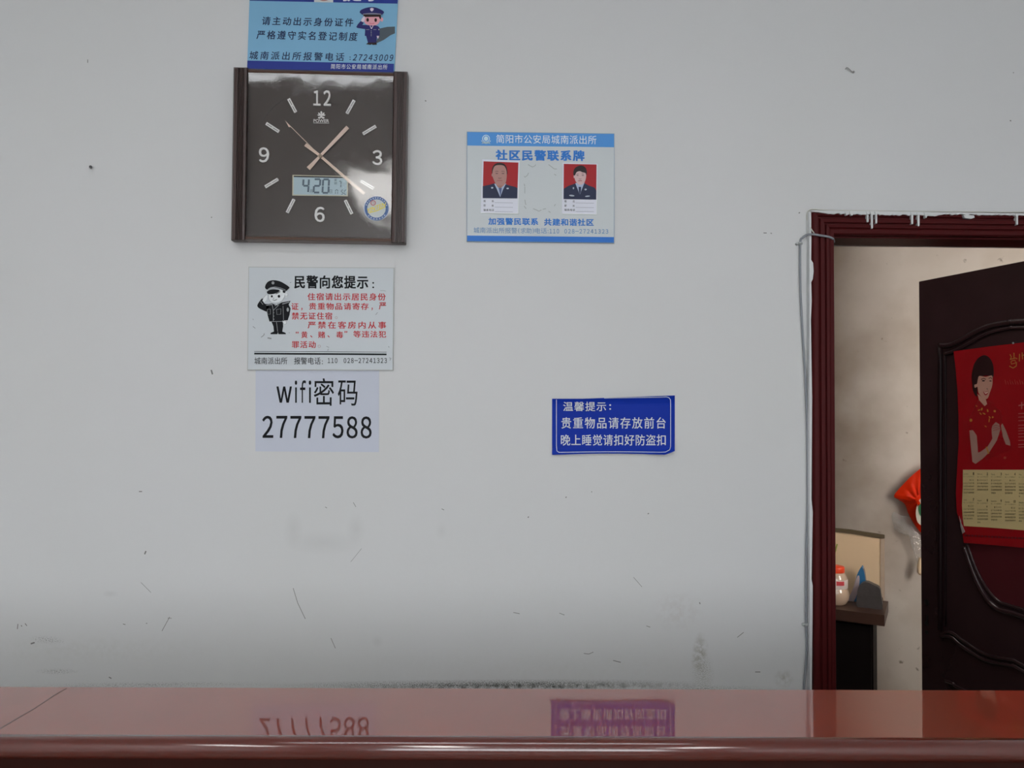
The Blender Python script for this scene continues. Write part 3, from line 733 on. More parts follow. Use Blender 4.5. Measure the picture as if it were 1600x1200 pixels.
# ------------------------------------------------------------------ community contact board
pl = WALL.at(845, 292)
t = thing('contact_board', pl, 'white notice board with blue bands and two red portrait cards', 'sign')
flat('panel_back', pl, [[(729.4, 205.6), (960, 208.6), (959.8, 379.8), (729.2, 377.4)]], mat('board_edge', pc(110, 130, 150), 0.5), t, 0.0045, 0.004)
flat('panel', pl, [[(730.2, 206.4), (959.4, 209.4), (959, 379), (730, 376.6)]], mat('board_white', pc(171, 176, 178), 0.3, spec=0.25, var=0.02), t, 0.005, 0.001)
BLUE = mat('board_blue', pc(68, 126, 186), 0.3, spec=0.25); BLUE_T = mat('board_blue_text', pc(40, 102, 172), 0.35, spec=0.25); BLUE_G = mat('board_blue_grey', pc(88, 124, 160), 0.35, spec=0.25)
flat('header_band', pl, [[(730.2, 206.4), (959.4, 209.4), (959.4, 230), (730.2, 227.4)]], BLUE, t, 0.0053)
flat('footer_band', pl, [[(730, 368), (959.2, 370.4), (959, 379), (730, 376.6)]], mat('board_blue_deep', pc(36, 96, 170), 0.3, spec=0.25), t, 0.0053)
flat('emblem', pl, [ring(759.4, 216.6, 4.8, 6.0, n=28), ell(759.4, 216.6, 3.4, 3.6), ring(759.4, 216.8, 7.0, 8.0, 20, 160, 20), [(755, 222), (764, 222), (766.6, 224.8), (759.4, 223.6), (752.4, 224.6)]], mat('emblem_pale', pc(168, 190, 214), 0.35), t, 0.0057)
w = 0.0057
text(pl, '简阳市公安局城南派出所', (775.4, 211.0, 931.8, 224.6), WHITE_T, t, w, sp=1.03, slope=0.011)
text(pl, '社区民警联系牌', (774.4, 234.4, 913.4, 251.2), BLUE_T, t, w, bold=0.042, sp=1.2, slope=0.008)
text(pl, '加强警民联系', (763, 340.4, 841, 351.6), BLUE_T, t, w, bold=0.03, sp=1.1, slope=0.008)
text(pl, '共建和谐社区', (850, 341.6, 927.8, 352.8), BLUE_T, t, w, bold=0.03, sp=1.1, slope=0.008)
text(pl, '城南派出所报警', (740, 355.4, 808, 364.4), BLUE_G, t, w, slope=0.010)
text(pl, '(', (809.6, 356, 812, 365), BLUE_G, t, w); text(pl, '求助', (813.4, 356, 830.6, 364.9), BLUE_G, t, w); text(pl, ')', (832, 356, 834.4, 365), BLUE_G, t, w)
text(pl, '电话', (835.6, 356.2, 854.4, 365), BLUE_G, t, w); text(pl, ':', (855.6, 359.6, 857, 364.4), BLUE_G, t, w)
text(pl, '１１０', (858.6, 357.6, 873.6, 364.8), BLUE_G, t, w, sp=0.62, bold=0.014)
text(pl, '０２８－２７２４１３２３', (881.8, 358.0, 950.4, 365.0), BLUE_G, t, w, sp=0.62, slope=0.006, bold=0.014)
res = [[(825, 257), (828, 259), (832, 261), (836, 259), (837, 257)], [(857, 257), (861, 260), (866, 264), (870, 264)], [(826, 270), (824, 274), (820, 277), (819, 275)], [(866, 272), (869, 274)],
       [(819, 287), (820, 291)], [(820, 292), (820, 302)], [(820, 312), (821, 318), (822, 320)], [(833, 326), (838, 328), (842, 330), (846, 328)], [(848, 327), (853, 326)], [(868, 319), (866, 322)], [(819, 322), (822, 326)], [(857, 330), (860, 332)]]
flat('adhesive_residue', pl, [stroke(p, 0.9) for p in res], mat('residue_grey', pc(132, 138, 136), 0.6), t, w)
FILM = clear_mat('laminate', rough=0.12, ior=1.5, bump=0.12, bscale=18.0)
def card(ox, oy, outer, photo, polys, label, nrow, ny):
    s = lambda pts: shift(pts, ox, oy)
    c = tag(flat('portrait_card', pl, [s(outer)], mat('card_white', pc(186, 188, 198), 0.3), None, 0.0066, 0.001), label, 'card', 'portrait cards on the contact board')
    c.location = pl.o
    flat('photo_ground', pl, [s(photo)], mat('photo_red', pc(142, 28, 34), 0.3, spec=0.25), c, 0.0069)
    for n, pts, mm, k in polys:
        flat(n, pl, [s(p) for p in pts], mm, c, 0.0073 + 0.0003 * k, 0.0002)
    for i, (a, b) in enumerate((('姓', '名'), ('职', '务'))):
        y = ny[i]
        text(pl, a, (ox + nrow, oy + y - 1.6, ox + nrow + 3.4, oy + y + 1.8), K, c, 0.0071); text(pl, b, (ox + nrow + 12.6, oy + y - 1.4, ox + nrow + 16, oy + y + 2.0), K, c, 0.0071)
    text(pl, '联系电话', (ox + nrow, oy + ny[2] - 1.6, ox + nrow + 16.4, oy + ny[2] + 2.0), K, c, 0.0071)
    dash = mat('card_dash', pc(128, 130, 142), 0.5)
    flat('rule_line', pl, [s(stroke([(nrow + 17.5, y + 2.6), (nrow + 46, y + 3.0)], 0.5)) for y in ny], dash, c, 0.0071)
    flat('card_edge', pl, [s(stroke([outer[3], outer[2]], 1.0)), s(stroke([outer[1], outer[2]], 0.8))], WHITE_T, c, 0.0071)
UNI = mat('photo_uniform', pc(32, 38, 62), 0.3, spec=0.25); SH = mat('photo_shirt', pc(150, 160, 182), 0.3, spec=0.25); TIE = mat('photo_tie', pc(74, 84, 120), 0.3, spec=0.25); TIE_D = mat('photo_tie_dark', pc(34, 40, 66), 0.3, spec=0.25)
F1 = mat('photo_face_tan', pc(150, 112, 106), 0.3, spec=0.25); F2 = mat('photo_face_fair', pc(178, 152, 152), 0.3, spec=0.25); HR = mat('photo_hair', pc(36, 28, 30), 0.3, spec=0.25); FT = mat('photo_feature', pc(86, 62, 64), 0.3, spec=0.25); MO = mat('photo_mouth', pc(138, 84, 84), 0.3, spec=0.25)
SILV = mat('photo_badge', pc(150, 156, 168), 0.3, spec=0.25); SHADE = mat('photo_cheek', pc(136, 98, 90), 0.3, spec=0.25)
card(745, 245, [(8.5, 4), (66.4, 6), (64.4, 88.6), (6, 87.6)], [(10.5, 7), (65, 9), (63.2, 65), (9.2, 64.6)], [
    ('shirt', [[(27, 42), (46, 42), (42.5, 54), (37, 64), (31, 52)]], SH, 0),
    ('uniform', [[(9.3, 46), (20, 43.6), (27, 41.5), (31, 50), (36.6, 63), (41, 51), (45, 43), (52, 45), (60, 47), (63.7, 49), (63.2, 65), (9.2, 64.6)]], UNI, 1),
    ('tie', [[(34, 48.5), (39, 48.5), (38.4, 55), (37, 62), (35.6, 55)]], TIE, 2),
    ('hair', [smooth_loop([(24, 27), (24.4, 17), (29, 11), (36, 9.4), (43, 11.4), (47, 18), (47.2, 28), (40, 24), (30, 24)], 4)], HR, 2),
    ('face', [smooth_loop([(24.8, 22), (28.2, 14.4), (36, 12.8), (43, 14.6), (46.4, 22), (46.6, 33), (44.8, 41), (40, 46.6), (35, 47.6), (30.5, 44), (26.6, 36), (24.6, 30)], 4), ell(24, 28.5, 1.0, 2.4, 10)], F1, 3),
    ('neck', [[(31, 45), (41, 45), (38, 48.6), (34, 48.2)]], SHADE, 4),
    ('features', [stroke([(28.6, 23.4), (31, 22.4), (34, 23)], 0.7), stroke([(38.4, 22.8), (41.5, 22.4), (43.6, 23.4)], 0.7), stroke([(29.4, 26), (33, 26)], 1.2), stroke([(39, 26), (43, 26)], 1.2), stroke([(33.4, 33), (36, 33.8), (38.6, 33)], 0.8)], FT, 4),
    ('mouth', [stroke([(31.6, 37.4), (35.5, 36.8), (40, 37.4)], 1.2)], MO, 4),
    ('badge', [ell(24, 48.4, 1.8, 1.4, 10), ell(48.2, 49.4, 2.0, 1.2, 10)], SILV, 2)],
    'portrait card of a man with receding hair, left one on the contact board', 10.5, (69, 76, 83))
card(870, 245, [(9, 9), (63.2, 11), (62, 90), (8, 89)], [(11, 11), (62.2, 12), (61.6, 66.8), (10.5, 66)], [
    ('shirt', [[(29, 41), (43.5, 40.5), (40, 52), (36, 61), (32, 50)]], SH, 0),
    ('uniform', [[(10.7, 50), (18, 45.5), (29, 41.6), (36, 59), (43, 41), (50, 45), (59, 48), (61.8, 53), (61.6, 66.8), (10.5, 66)]], UNI, 1),
    ('tie', [[(34, 47), (38, 47), (37.6, 54), (35.8, 59), (34.5, 54)]], TIE_D, 2),
    ('face', [smooth_loop([(27.6, 28), (28, 23), (36, 20), (45, 23), (45.6, 32), (43.6, 39), (39, 43.4), (34, 43), (30, 39), (28, 34)], 4), ell(27.2, 31, 0.9, 2.4, 10)], F2, 3),
    ('hair', [smooth_loop([(26, 28), (26.6, 20.5), (31, 15.6), (38, 13.5), (44, 16), (46.8, 22), (46.2, 30), (44.8, 25.4), (40, 24.2), (36, 22.4), (31, 24), (28.4, 29)], 3)], HR, 4),
    ('features', [stroke([(30.4, 27.2), (34, 26.6)], 0.6), stroke([(38.8, 26.6), (42.4, 27)], 0.6), stroke([(30.8, 29), (34, 29)], 1.0), stroke([(39, 29), (42.4, 29)], 1.0), stroke([(34.6, 34.4), (36.4, 35), (38.4, 34.4)], 0.6)], FT, 4),
    ('mouth', [stroke([(33.4, 37.6), (36.4, 37.2), (39.4, 37.6)], 1.2)], MO, 4),
    ('badge', [ell(26, 49, 1.2, 1.6, 10), ell(45, 51, 1.8, 1.4, 10), ell(23.4, 60.6, 4.2, 1.2, 12, 0.1), ell(48, 61.6, 4, 1.0, 12, -0.1)], SILV, 2)],
    'portrait card of a man with thick black fringe, right one on the contact board', 12, (69.4, 76.4, 82.8))

# ------------------------------------------------------------------ blue sticker sign
pl = WALL.at(958, 664)
t = thing('blue_sticker', pl, 'royal blue sticker sign with white lettering and curled edges', 'sign')
RB = mat('royal_blue', pc(12, 40, 134), 0.5, spec=0.12, var=0.04)
def curl(x, y):
    u = (x - 862) / 192; v = (y - 620) / 90
    k = 0.0012
    if v < 0.14: k += 0.006 * ((0.14 - v) / 0.14) ** 1.5
    if v > 0.88: k += 0.006 * ((v - 0.88) / 0.12) ** 1.5
    if u + v > 1.75: k += 0.012 * ((u + v - 1.75) / 0.25) ** 1.5
    return k
def edge_top(u): return 623.0 - 0.2 * u - 5.0 * max(0, u - 0.25) ** 1.0 * 1.33 if u > 0.25 else 623.0
def edge_bot(u):
    b = 710.8 - 3.0 * math.sin(math.pi * min(1, u / 0.95)) * 0.7
    return b if u < 0.92 else b - (u - 0.92) / 0.08 * 6.0
bm = bmesh.new(); NX, NY = 48, 24; gr = []; gb = []
for i in range(NX + 1):
    u = i / NX; x = 862.6 + 191.8 * u; y0, y1 = edge_top(u), edge_bot(u)
    gr.append([]); gb.append([])
    for j in range(NY + 1):
        y = y0 + (y1 - y0) * j / NY; k = curl(x, y)
        p = pl.loc(x, y, k); gr[-1].append(bm.verts.new(p)); gb[-1].append(bm.verts.new(p + Vector((0, 0.0005, 0))))
for i in range(NX):
    for j in range(NY):
        bm.faces.new((gr[i][j], gr[i+1][j], gr[i+1][j+1], gr[i][j+1])); bm.faces.new((gb[i][j], gb[i][j+1], gb[i+1][j+1], gb[i+1][j]))
for i in range(NX):
    for j in (0, NY): bm.faces.new((gr[i][j], gr[i+1][j], gb[i+1][j], gb[i][j]))
for j in range(NY):
    for i in (0, NX): bm.faces.new((gr[i][j], gr[i][j+1], gb[i][j+1], gb[i][j]))
link('sheet', bm, RB, t, smooth=False)
def on_sheet(name, polys, mm):
    bm = bmesh.new()
    for poly in polys:
        f = [pl.loc(x, y, curl(x, y) + 0.0005) for x, y in poly]
        n = len(f) // 2
        for i in range(n - 1):                 # strokes: quads along the line, so that they follow the curl
            q4 = [f[i], f[i+1], f[len(f)-2-i], f[len(f)-1-i]]
            prism(bm, q4, [p + Vector((0, 0.0003, 0)) for p in q4])
    return link(name, bm, mm, t)
bl = [(869.4, 624.4 + i) for i in range(0, 78, 6)] + [(870.2, 704.6), (873.4, 706.8)] + [(x, 706.8 + 0.9 * math.sin((x - 873) / 170 * 3.14) * -1) for x in range(880, 1034, 8)] + [(1040, 706.2), (1046.4, 702.8), (1047.8, 698)]
bl += [(1047.9, y) for y in range(692, 628, -6)] + [(1047.6, 624.6), (1045.4, 621.4), (1041.6, 620.2)] + [(x, 620.4 + (1040 - x) * 0.018) for x in range(1032, 940, -8)]
on_sheet('border_line', [stroke(bl, 0.9)], WHITE)
w = 0.0017
text(pl, '温馨提示', (880, 627.8, 947, 642.4), WHITE, t, w + 0.002, sp=1.13, bold=0.008)
text(pl, ':', (952, 631.8, 954.8, 640.2), WHITE, t, w + 0.002, bold=0.01)
text(pl, '贵重物品请存放前台', (877.1, 652, 1040.2, 669.6), WHITE, t, w, sp=1.18, bold=0.008)
text(pl, '晚上睡觉请扣好防盗扣', (876.4, 679, 1040.2, 696.2), WHITE, t, w, sp=1.06, bold=0.008)

# ------------------------------------------------------------------ hook and nail in the wall
HK = mat('hook_grey', pc(120, 120, 118), 0.5)
pl = WALL.at(1331, 112)
bm = bmesh.new()
tube(bm, smooth_loop([pl.loc(1321, 108, 0.004), pl.loc(1323, 105.6, 0.006), pl.loc(1326, 107, 0.008), pl.loc(1330, 111, 0.006), pl.loc(1333.4, 112.6, 0.001)], 4, False), 0.0011)
tube(bm, [pl.loc(1333.6, 112.4, -0.001), pl.loc(1333.6, 112.4, 0.004)], 0.0028, 10)
hk = tag(link('wall_hook', bm, HK), 'tiny bent wire hook high on the wall above the doorway', 'hook'); hk.location = pl.o
pl = WALL.at(142.5, 261.5)
bm = bmesh.new(); tube(bm, [pl.loc(142.5, 261.5, -0.001), pl.loc(142.5, 261.2, 0.005)], 0.0026, 10); tube(bm, [pl.loc(142, 261, 0.004), pl.loc(141.5, 260.6, 0.008)], 0.0034, 10)
nl = tag(link('nail', bm, mat('nail_dark', pc(46, 46, 46), 0.5)), 'small dark nail in the bare wall left of the clock', 'nail'); nl.location = pl.o

# ------------------------------------------------------------------ door frame
M_FRAME = mat('door_frame_red', pc(52, 12, 13, 0.5), 0.5, spec=0.12, var=0.06, vscale=20)
OW = DX0 - WALL.hit(1266.5, 700).x               # width of the casing
OH = WALL.hit(1300, 331.5).z - Z_SOF
prof = [(0.0, 0.0), (0.0, 0.012), (0.08, 0.016), (0.22, 0.018), (0.26, 0.013), (0.32, 0.013), (0.36, 0.020), (0.50, 0.021), (0.53, 0.016), (0.58, 0.016), (0.61, 0.022), (0.72, 0.023), (0.75, 0.019), (0.80, 0.021), (0.95, 0.021), (1.0, 0.016), (1.0, 0.0)]
def casing(name, parent=None):
    bm = bmesh.new()
    rows = []
    for f, w in prof:
        k = 1 - f
        x0 = DX0 - OW * k; x1 = DX1 + OW * k; z = Z_SOF + OH * k
        rows.append([bm.verts.new(p) for p in ((x0, -w, 0.0), (x0, -w, z), (x1, -w, z), (x1, -w, 0.0))])
    for i in range(len(rows) - 1):
        for k in range(3): bm.faces.new((rows[i][k], rows[i][k+1], rows[i+1][k+1], rows[i+1][k]))
    for k in range(3): bm.faces.new((rows[0][k], rows[-1][k], rows[-1][k+1], rows[0][k+1]))
    # lining of the opening
    box(bm, (DX0, 0.0, 0), (DX0 + 0.004, WT + 0.01, Z_SOF)); box(bm, (DX1 - 0.004, 0.0, 0), (DX1, WT + 0.01, Z_SOF)); box(bm, (DX0, 0.0, Z_SOF - 0.004), (DX1, WT - 0.03, Z_SOF))
    return link(name, bm, M_FRAME, parent)
fr = tag(casing('trim_1'), 'dark red grooved wooden door casing with white paint drips', 'door frame', kind='structure')
M_DRIP = mat('drip_white', pc(176, 178, 178), 0.5)
def drips():
    rnd = random.Random(3)
    top = lambda x: 328.6 + (x - 1262) * 0.0145
    pts = []; x = 1292.0
    low = []
    while x < 1640:
        d = 5.0 + rnd.uniform(-1.3, 1.3)
        if x > 1470: d = 3.2 + rnd.uniform(-1.2, 1.0)
        low.append((x, top(x) + d)); x += 3.2
    return [[(1268, top(1268)), (1640, top(1640))] + low[::-1] + [(1280, top(1280) + 2.6), (1268, top(1268) + 1.6)]], top
polys, topf = drips()
flat('paint_smear', WALL, polys, M_DRIP, fr, 0.0225, 0.010)
dr = []
for x, l, k in ((1356, 14, 2.4), (1362.6, 24, 2.8), (1369.4, 16, 2.6), (1425.6, 16, 2.8), (1435.4, 19, 3.0), (1589.4, 15, 2.6), (1447, 6, 3.0), (1323, 4, 3.0), (1331, 4, 4.0)):
    y = topf(x) + 3
    dr.append([(x - k/2 - 1.4, y - 2), (x + k/2 + 1.4, y - 2), (x + k/2, y + 2), (x + k/2, y + l - 2), (x + k*0.3, y + l), (x - k*0.3, y + l), (x - k/2, y + l - 2), (x - k/2, y + 2)])
dr.append([(1505, 336), (1522, 336.4), (1523, 340), (1518, 341.6), (1508, 340.6)])
for p in dr: flat('paint_drip', WALL, [p], M_DRIP, fr, 0.0245, 0.009)
edge = [(1264.5, 331), (1267.4, 331), (1267.8, 372), (1267.4, 406), (1270.6, 411), (1271.4, 424), (1270, 436), (1267.6, 441), (1268.4, 470), (1267, 500), (1269, 620), (1268, 780), (1270, 800), (1268, 905), (1270, 915), (1268.4, 1090), (1265.6, 1090), (1264.8, 700)]
flat('paint_smear', WALL, [edge], M_DRIP, fr, 0.0165, 0.016)

# ------------------------------------------------------------------ door leaf
M_LEAF = mat('door_brown', (0.036, 0.0165, 0.0190, 1), 0.26, spec=0.6, var=0.25, vscale=6, bump=0.03, bscale=8)
M_LEAF_R = mat('door_panel_red', pc(58, 17, 22, 0.5), 0.4, var=0.1)
pl = LEAF
leaf = thing('door_1', pl, 'dark brown moulded door leaf standing open into the back room', 'door', kind='structure')
bm = bmesh.new(); box(bm, (0, 0, 0.012), (LEAF_W, 0.04, Z_LEAF))
link('leaf', bm, M_LEAF, leaf)
UC = LEAF.loc(1583, 700).x
def leafpath(pts): return [(p.x, p.z) for p in (LEAF.loc(x, y, 0.0) for x, y in pts)]
def mirrored(uv): return uv + [(2 * UC - u, v) for u, v in uv[::-1]]
def ridge(name, uv, r, off=0.0, closed=False):
    bm = bmesh.new()
    pts = smooth_loop(uv, 5, False)
    tube(bm, [(u, -0.002 + off, v) for u, v in pts], r, 8)
    link(name, bm, M_LEAF, leaf, smooth=True)
arch = mirrored(leafpath([(1470, 540), (1484, 539.5), (1500, 533), (1525, 519), (1550, 509)]) + leafpath([(1583, 503.5)]))
arch2 = mirrored(leafpath([(1478, 553), (1490, 549), (1512, 538), (1535, 525), (1555, 517.5)]) + leafpath([(1583, 512)]))
ridge('moulding', arch, 0.010); ridge('moulding', arch2, 0.007)
side = leafpath([(1470, 540), (1470, 700), (1470, 860), (1470, 984)]); side2 = leafpath([(1478, 553), (1478, 700), (1478, 860), (1478, 978)])
M_SAVE = M_LEAF; M_LEAF = mat('door_groove_brown', (0.012, 0.004, 0.005, 1), 0.5, spec=0.2)
ridge('moulding', side, 0.008); ridge('moulding', side2, 0.004)
ridge('moulding', [(2*UC-u, v) for u, v in side], 0.008); ridge('moulding', [(2*UC-u, v) for u, v in side2], 0.004)
M_LEAF = M_SAVE
low1 = mirrored(leafpath([(1471, 993), (1481, 988), (1490, 990), (1510, 1004), (1530, 1017), (1550, 1026)]) + leafpath([(1583, 1031.5)]))
low2 = mirrored(leafpath([(1471, 994), (1487, 995), (1500, 1006), (1520, 1020), (1545, 1033)]) + leafpath([(1583, 1040)]))
ridge('moulding', low1, 0.006); ridge('moulding', low2, 0.007)
tear = mirrored(leafpath([(1494, 600), (1494, 700), (1498, 790), (1508, 855), (1524, 900), (1542, 934), (1560, 951)]) + leafpath([(1575, 955.5)]))
tear2 = mirrored(leafpath([(1499, 600), (1499, 700), (1503, 790), (1512, 850), (1527, 891), (1545, 922), (1562, 940)]) + leafpath([(1575, 945)]))
cut = lambda uv: uv[3:-3]
ridge('moulding', cut(tear), 0.009); ridge('moulding', cut(tear2), 0.006)
bm = bmesh.new()
pp = smooth_loop(tear2, 4, False)
f = [Vector((u, -0.003, v)) for u, v in pp]
prism(bm, f, [p + Vector((0, 0.0028, 0)) for p in f]); link('door_panel', bm, M_LEAF_R, leaf)
low3 = mirrored(leafpath([(1478, 1064), (1490, 1068), (1500, 1075)]) + leafpath([(1583, 1110)]))
ridge('moulding', low3, 0.006)
bm = bmesh.new()
for y, r in ((941, 0.010), (974, 0.008), (988, 0.007)):
    c = LEAF.loc(1448, y, 0)
    tube(bm, [(c.x, 0.001, c.z), (c.x, -0.0012, c.z)], r, 14)
c = LEAF.loc(1449, 966, 0); box(bm, (c.x - 0.003, -0.0012, c.z - 0.012), (c.x + 0.003, 0.001, c.z + 0.012))
link('lock_hole', bm, mat('hole_dark', (0.004, 0.003, 0.003, 1), 0.6), leaf)

# ------------------------------------------------------------------ calendar on the leaf
pl = LEAF.at(1545, 700)
t = thing('wall_calendar', pl, 'red poster calendar with a woman in red, hung on the open door', 'calendar')
CAL = mat('calendar_red', pc(108, 10, 16, 0.42), 0.22, var=0.12, vscale=7, bump=0.25, bscale=9)
right_px = 1668
flat('sheet', pl, [[(1490, 549), (1545, 541.5), (1600, 535), (right_px, 526), (right_px, 868), (1600, 856), (1550, 851.5), (1506, 848), (1502.5, 826), (1495, 800), (1493.4, 770), (1495.6, 730), (1498, 690), (1497.6, 650), (1496, 610), (1493, 575)]], CAL, t, 0.014, 0.0012)
def cf(n, polys, mm, k): return flat(n, pl, polys, mm, t, 0.0144 + 0.0004 * k)
def s6(pts): return [(1475 + x / 6.312, 530 + y / 6.316) for x, y in pts]
HAIR = mat('figure_hair', pc(30, 14, 16, 0.42), 0.3); FSK = mat('figure_skin', pc(150, 112, 98, 0.50), 0.3); ARM = mat('figure_arm', pc(134, 102, 92, 0.56), 0.3); DRESS = mat('figure_dress', pc(104, 10, 16, 0.42), 0.3)
GOLD = mat('gold_print', pc(128, 88, 34, 0.42), 0.35); LIP = mat('figure_lips', pc(112, 22, 28, 0.42), 0.3); TEETH = mat('figure_teeth', pc(170, 150, 140, 0.42), 0.3)
cf('dress', [s6([(310, 640), (345, 590), (440, 600), (480, 650), (555, 700), (575, 760), (570, 830), (540, 860), (530, 980), (650, 1000), (660, 1080), (420, 1190), (330, 1120), (325, 980), (255, 880), (250, 780)])], DRESS, 0)
cf('hair', [s6(smooth_loop([(278, 440), (275, 340), (300, 240), (345, 180), (400, 158), (450, 185), (482, 250), (490, 330), (480, 380), (440, 360), (360, 370), (330, 420), (325, 560), (300, 540), (285, 500)], 4))], HAIR, 1)
cf('face', [s6(smooth_loop([(335, 390), (350, 362), (410, 372), (470, 358), (478, 400), (474, 460), (450, 530), (432, 580), (405, 592), (375, 575), (340, 530), (330, 470), (305, 480), (300, 450), (325, 440)], 3)), s6([(330, 540), (375, 575), (410, 592), (425, 640), (400, 660), (345, 600)])], FSK, 2)
cf('features', [s6(stroke([(365, 398), (390, 385), (412, 396)], 7)), s6(stroke([(440, 388), (460, 378), (472, 390)], 7)), s6(ell(388, 410, 15, 7)), s6(ell(458, 412, 11, 6)), s6(stroke([(420, 488), (432, 494)], 6))], HAIR, 3)
cf('lips', [s6([(385, 515), (410, 522), (436, 506), (432, 540), (412, 556), (396, 545)])], LIP, 3)
cf('teeth', [s6([(392, 520), (412, 528), (433, 514), (428, 530), (410, 540)])], TEETH, 4)
cf('arm', [s6([(250, 900), (285, 898), (322, 950), (328, 1020), (335, 1120), (360, 1110), (430, 1060), (478, 980), (470, 930), (470, 880), (480, 850), (510, 818), (545, 840), (555, 890), (540, 940), (520, 1000), (450, 1110), (380, 1180), (310, 1230), (280, 1210), (265, 1060)]),
           s6([(560, 850), (575, 832), (610, 900), (650, 1010), (655, 1050), (610, 1040), (580, 960)])], ARM, 1)
cf('fingers', [s6(stroke([(485, 858), (515, 848), (548, 860)], 4)), s6(stroke([(480, 880), (515, 872), (552, 884)], 4)), s6(stroke([(484, 902), (510, 894), (545, 890)], 4))], LIP, 2)
cf('gold_pattern', [s6(ell(x, y, rx, ry, 8, r)) for x, y, rx, ry, r in ((320, 660, 10, 5, 0.6), (345, 700, 14, 6, -0.4), (372, 690, 8, 16, 0.3), (395, 735, 16, 6, 0.5), (430, 705, 8, 16, -0.2), (450, 770, 14, 5, 0.8), (500, 710, 12, 12, 0), (410, 860, 14, 5, 0.6), (445, 800, 5, 20, 0.1), (265, 800, 14, 16, 0.3), (480, 770, 8, 10, 0.5), (360, 735, 16, 5, 0.9))], GOLD, 1)
cf('bracelet', [s6(stroke([(418, 1062), (440, 1130)], 14))], GOLD, 2)
# gold brush strokes cut off at the frame edge, faint lines of small print
cf('gold_lettering', [s6(stroke(p, 7)) for p in ([(650, 150), (665, 175), (655, 195)], [(690, 135), (690, 190)], [(650, 200), (705, 185), (722, 195)], [(665, 215), (700, 205), (705, 235), (665, 245), (660, 218)], [(645, 265), (680, 285), (712, 265), (715, 225)], [(745, 145), (742, 220)], [(770, 130), (775, 200)], [(765, 165), (800, 150)])], GOLD, 0)
FAINT = mat('faint_gold', pc(120, 36, 26, 0.42), 0.35)
cf('small_print', [s6(stroke([(600 + i * 24, 400 + (i % 2) * 14), (612 + i * 24, 445)], 5)) for i in range(9)] + [s6(ell(600, 1170, 14, 14, 10))], FAINT, 0)
cf('small_print', [s6(stroke([(732, y), (830, y - 6)], 6)) for y in (735, 770, 805, 850, 880, 905, 935, 965, 1000, 1040, 1065)] + [s6(stroke([(735, 655), (800, 645)], 10)), s6(stroke([(766, 620), (766, 690)], 8))], mat('pale_print', pc(126, 66, 62, 0.42), 0.35), 0)
# month table
mp_ = cf('month_table', [[(1504.6, 734.0), (1600, 734.0), (right_px, 734), (right_px, 836), (1600, 828.6), (1550, 824.6), (1506, 821.8), (1504, 806), (1503.2, 790), (1504.4, 760)]], mat('month_cream', pc(134, 120, 86, 0.32), 0.35), 0)
MINK = mat('month_ink', pc(72, 62, 40, 0.42), 0.4)
months = ['January', 'February', 'March', 'April', 'May', 'June', 'July', 'August', 'September', 'October', 'November', 'December']
start = [4, 0, 0, 3, 5, 1, 3, 6, 2, 4, 0, 2]; days = [31, 28, 31, 30, 31, 30, 31, 31, 30, 31, 30, 31]
for mi in (0, 1, 2, 3, 4, 6, 7, 8, 9, 10):
    r_, c_ = divmod(mi, 6)
    x0 = 1505.6 + c_ * 21.6; sl = 0.012 if r_ == 0 else 0.045
    y0 = (739.4 if r_ == 0 else 780.0) + c_ * 21.6 * sl
    bm = bmesh.new()
    text_into(bm, pl, months[mi], (x0, y0, x0 + 2.0 + 0.75 * len(months[mi]), y0 + 2.6), 0.0152)
    text_into(bm, pl, str(mi + 1), (x0 + (14.5 if mi < 9 else 13.2), y0 - 1.4, x0 + 16.4, y0 + 2.8), 0.0152, bold=0.03)
    text_into(bm, pl, '日一二三四五六', (x0, y0 + 4.2, x0 + 16.4, y0 + 6.2), 0.0152, sp=1.2)
    for d in range(days[mi]):
        rr, cc = divmod(d + start[mi], 7)
        xx = x0 + cc * 2.4; yy = y0 + 9.4 + rr * 4.9
        text_into(bm, pl, str(d + 1), (xx, yy, xx + (1.0 if d < 9 else 1.9), yy + 2.4), 0.0152, bold=0.02)
    link('month_block', bm, MINK, mp_)
cf('small_print', [stroke([(1507 + i * 5.2, 836.6 + i * 0.26), (1510.6 + i * 5.2, 836.8 + i * 0.26)], 3.0) for i in range(26)], mat('dark_red_print', pc(70, 8, 14, 0.42), 0.4), 0)
# curled lower left corner
bm = bmesh.new()
q4 = [pl.loc(1498.6, 806, 0.016), pl.loc(1502, 818, 0.022), pl.loc(1507.4, 831, 0.026), pl.loc(1503.6, 834, 0.016), pl.loc(1501, 824, 0.0145)]
prism(bm, q4, [p + Vector((0, 0.001, 0)) for p in q4]); link('curled_corner', bm, mat('paper_back', pc(140, 130, 128, 0.42), 0.5), t)
bm = bmesh.new()
tube(bm, [pl.loc(1583, 536, 0.001), pl.loc(1583, 536, 0.018)], 0.003, 8); link('pin', bm, HK, t)
# transparent cover sheet
flat('cover_film', pl, [[(1500, 548.4), (1600, 536), (right_px, 527), (right_px, 866), (1600, 854.4), (1509, 847), (1503.5, 815), (1502, 700)]], clear_mat('calendar_film', rough=0.1, ior=1.25, bump=0.25, bscale=7.0), t, 0.0185, 0.0006)

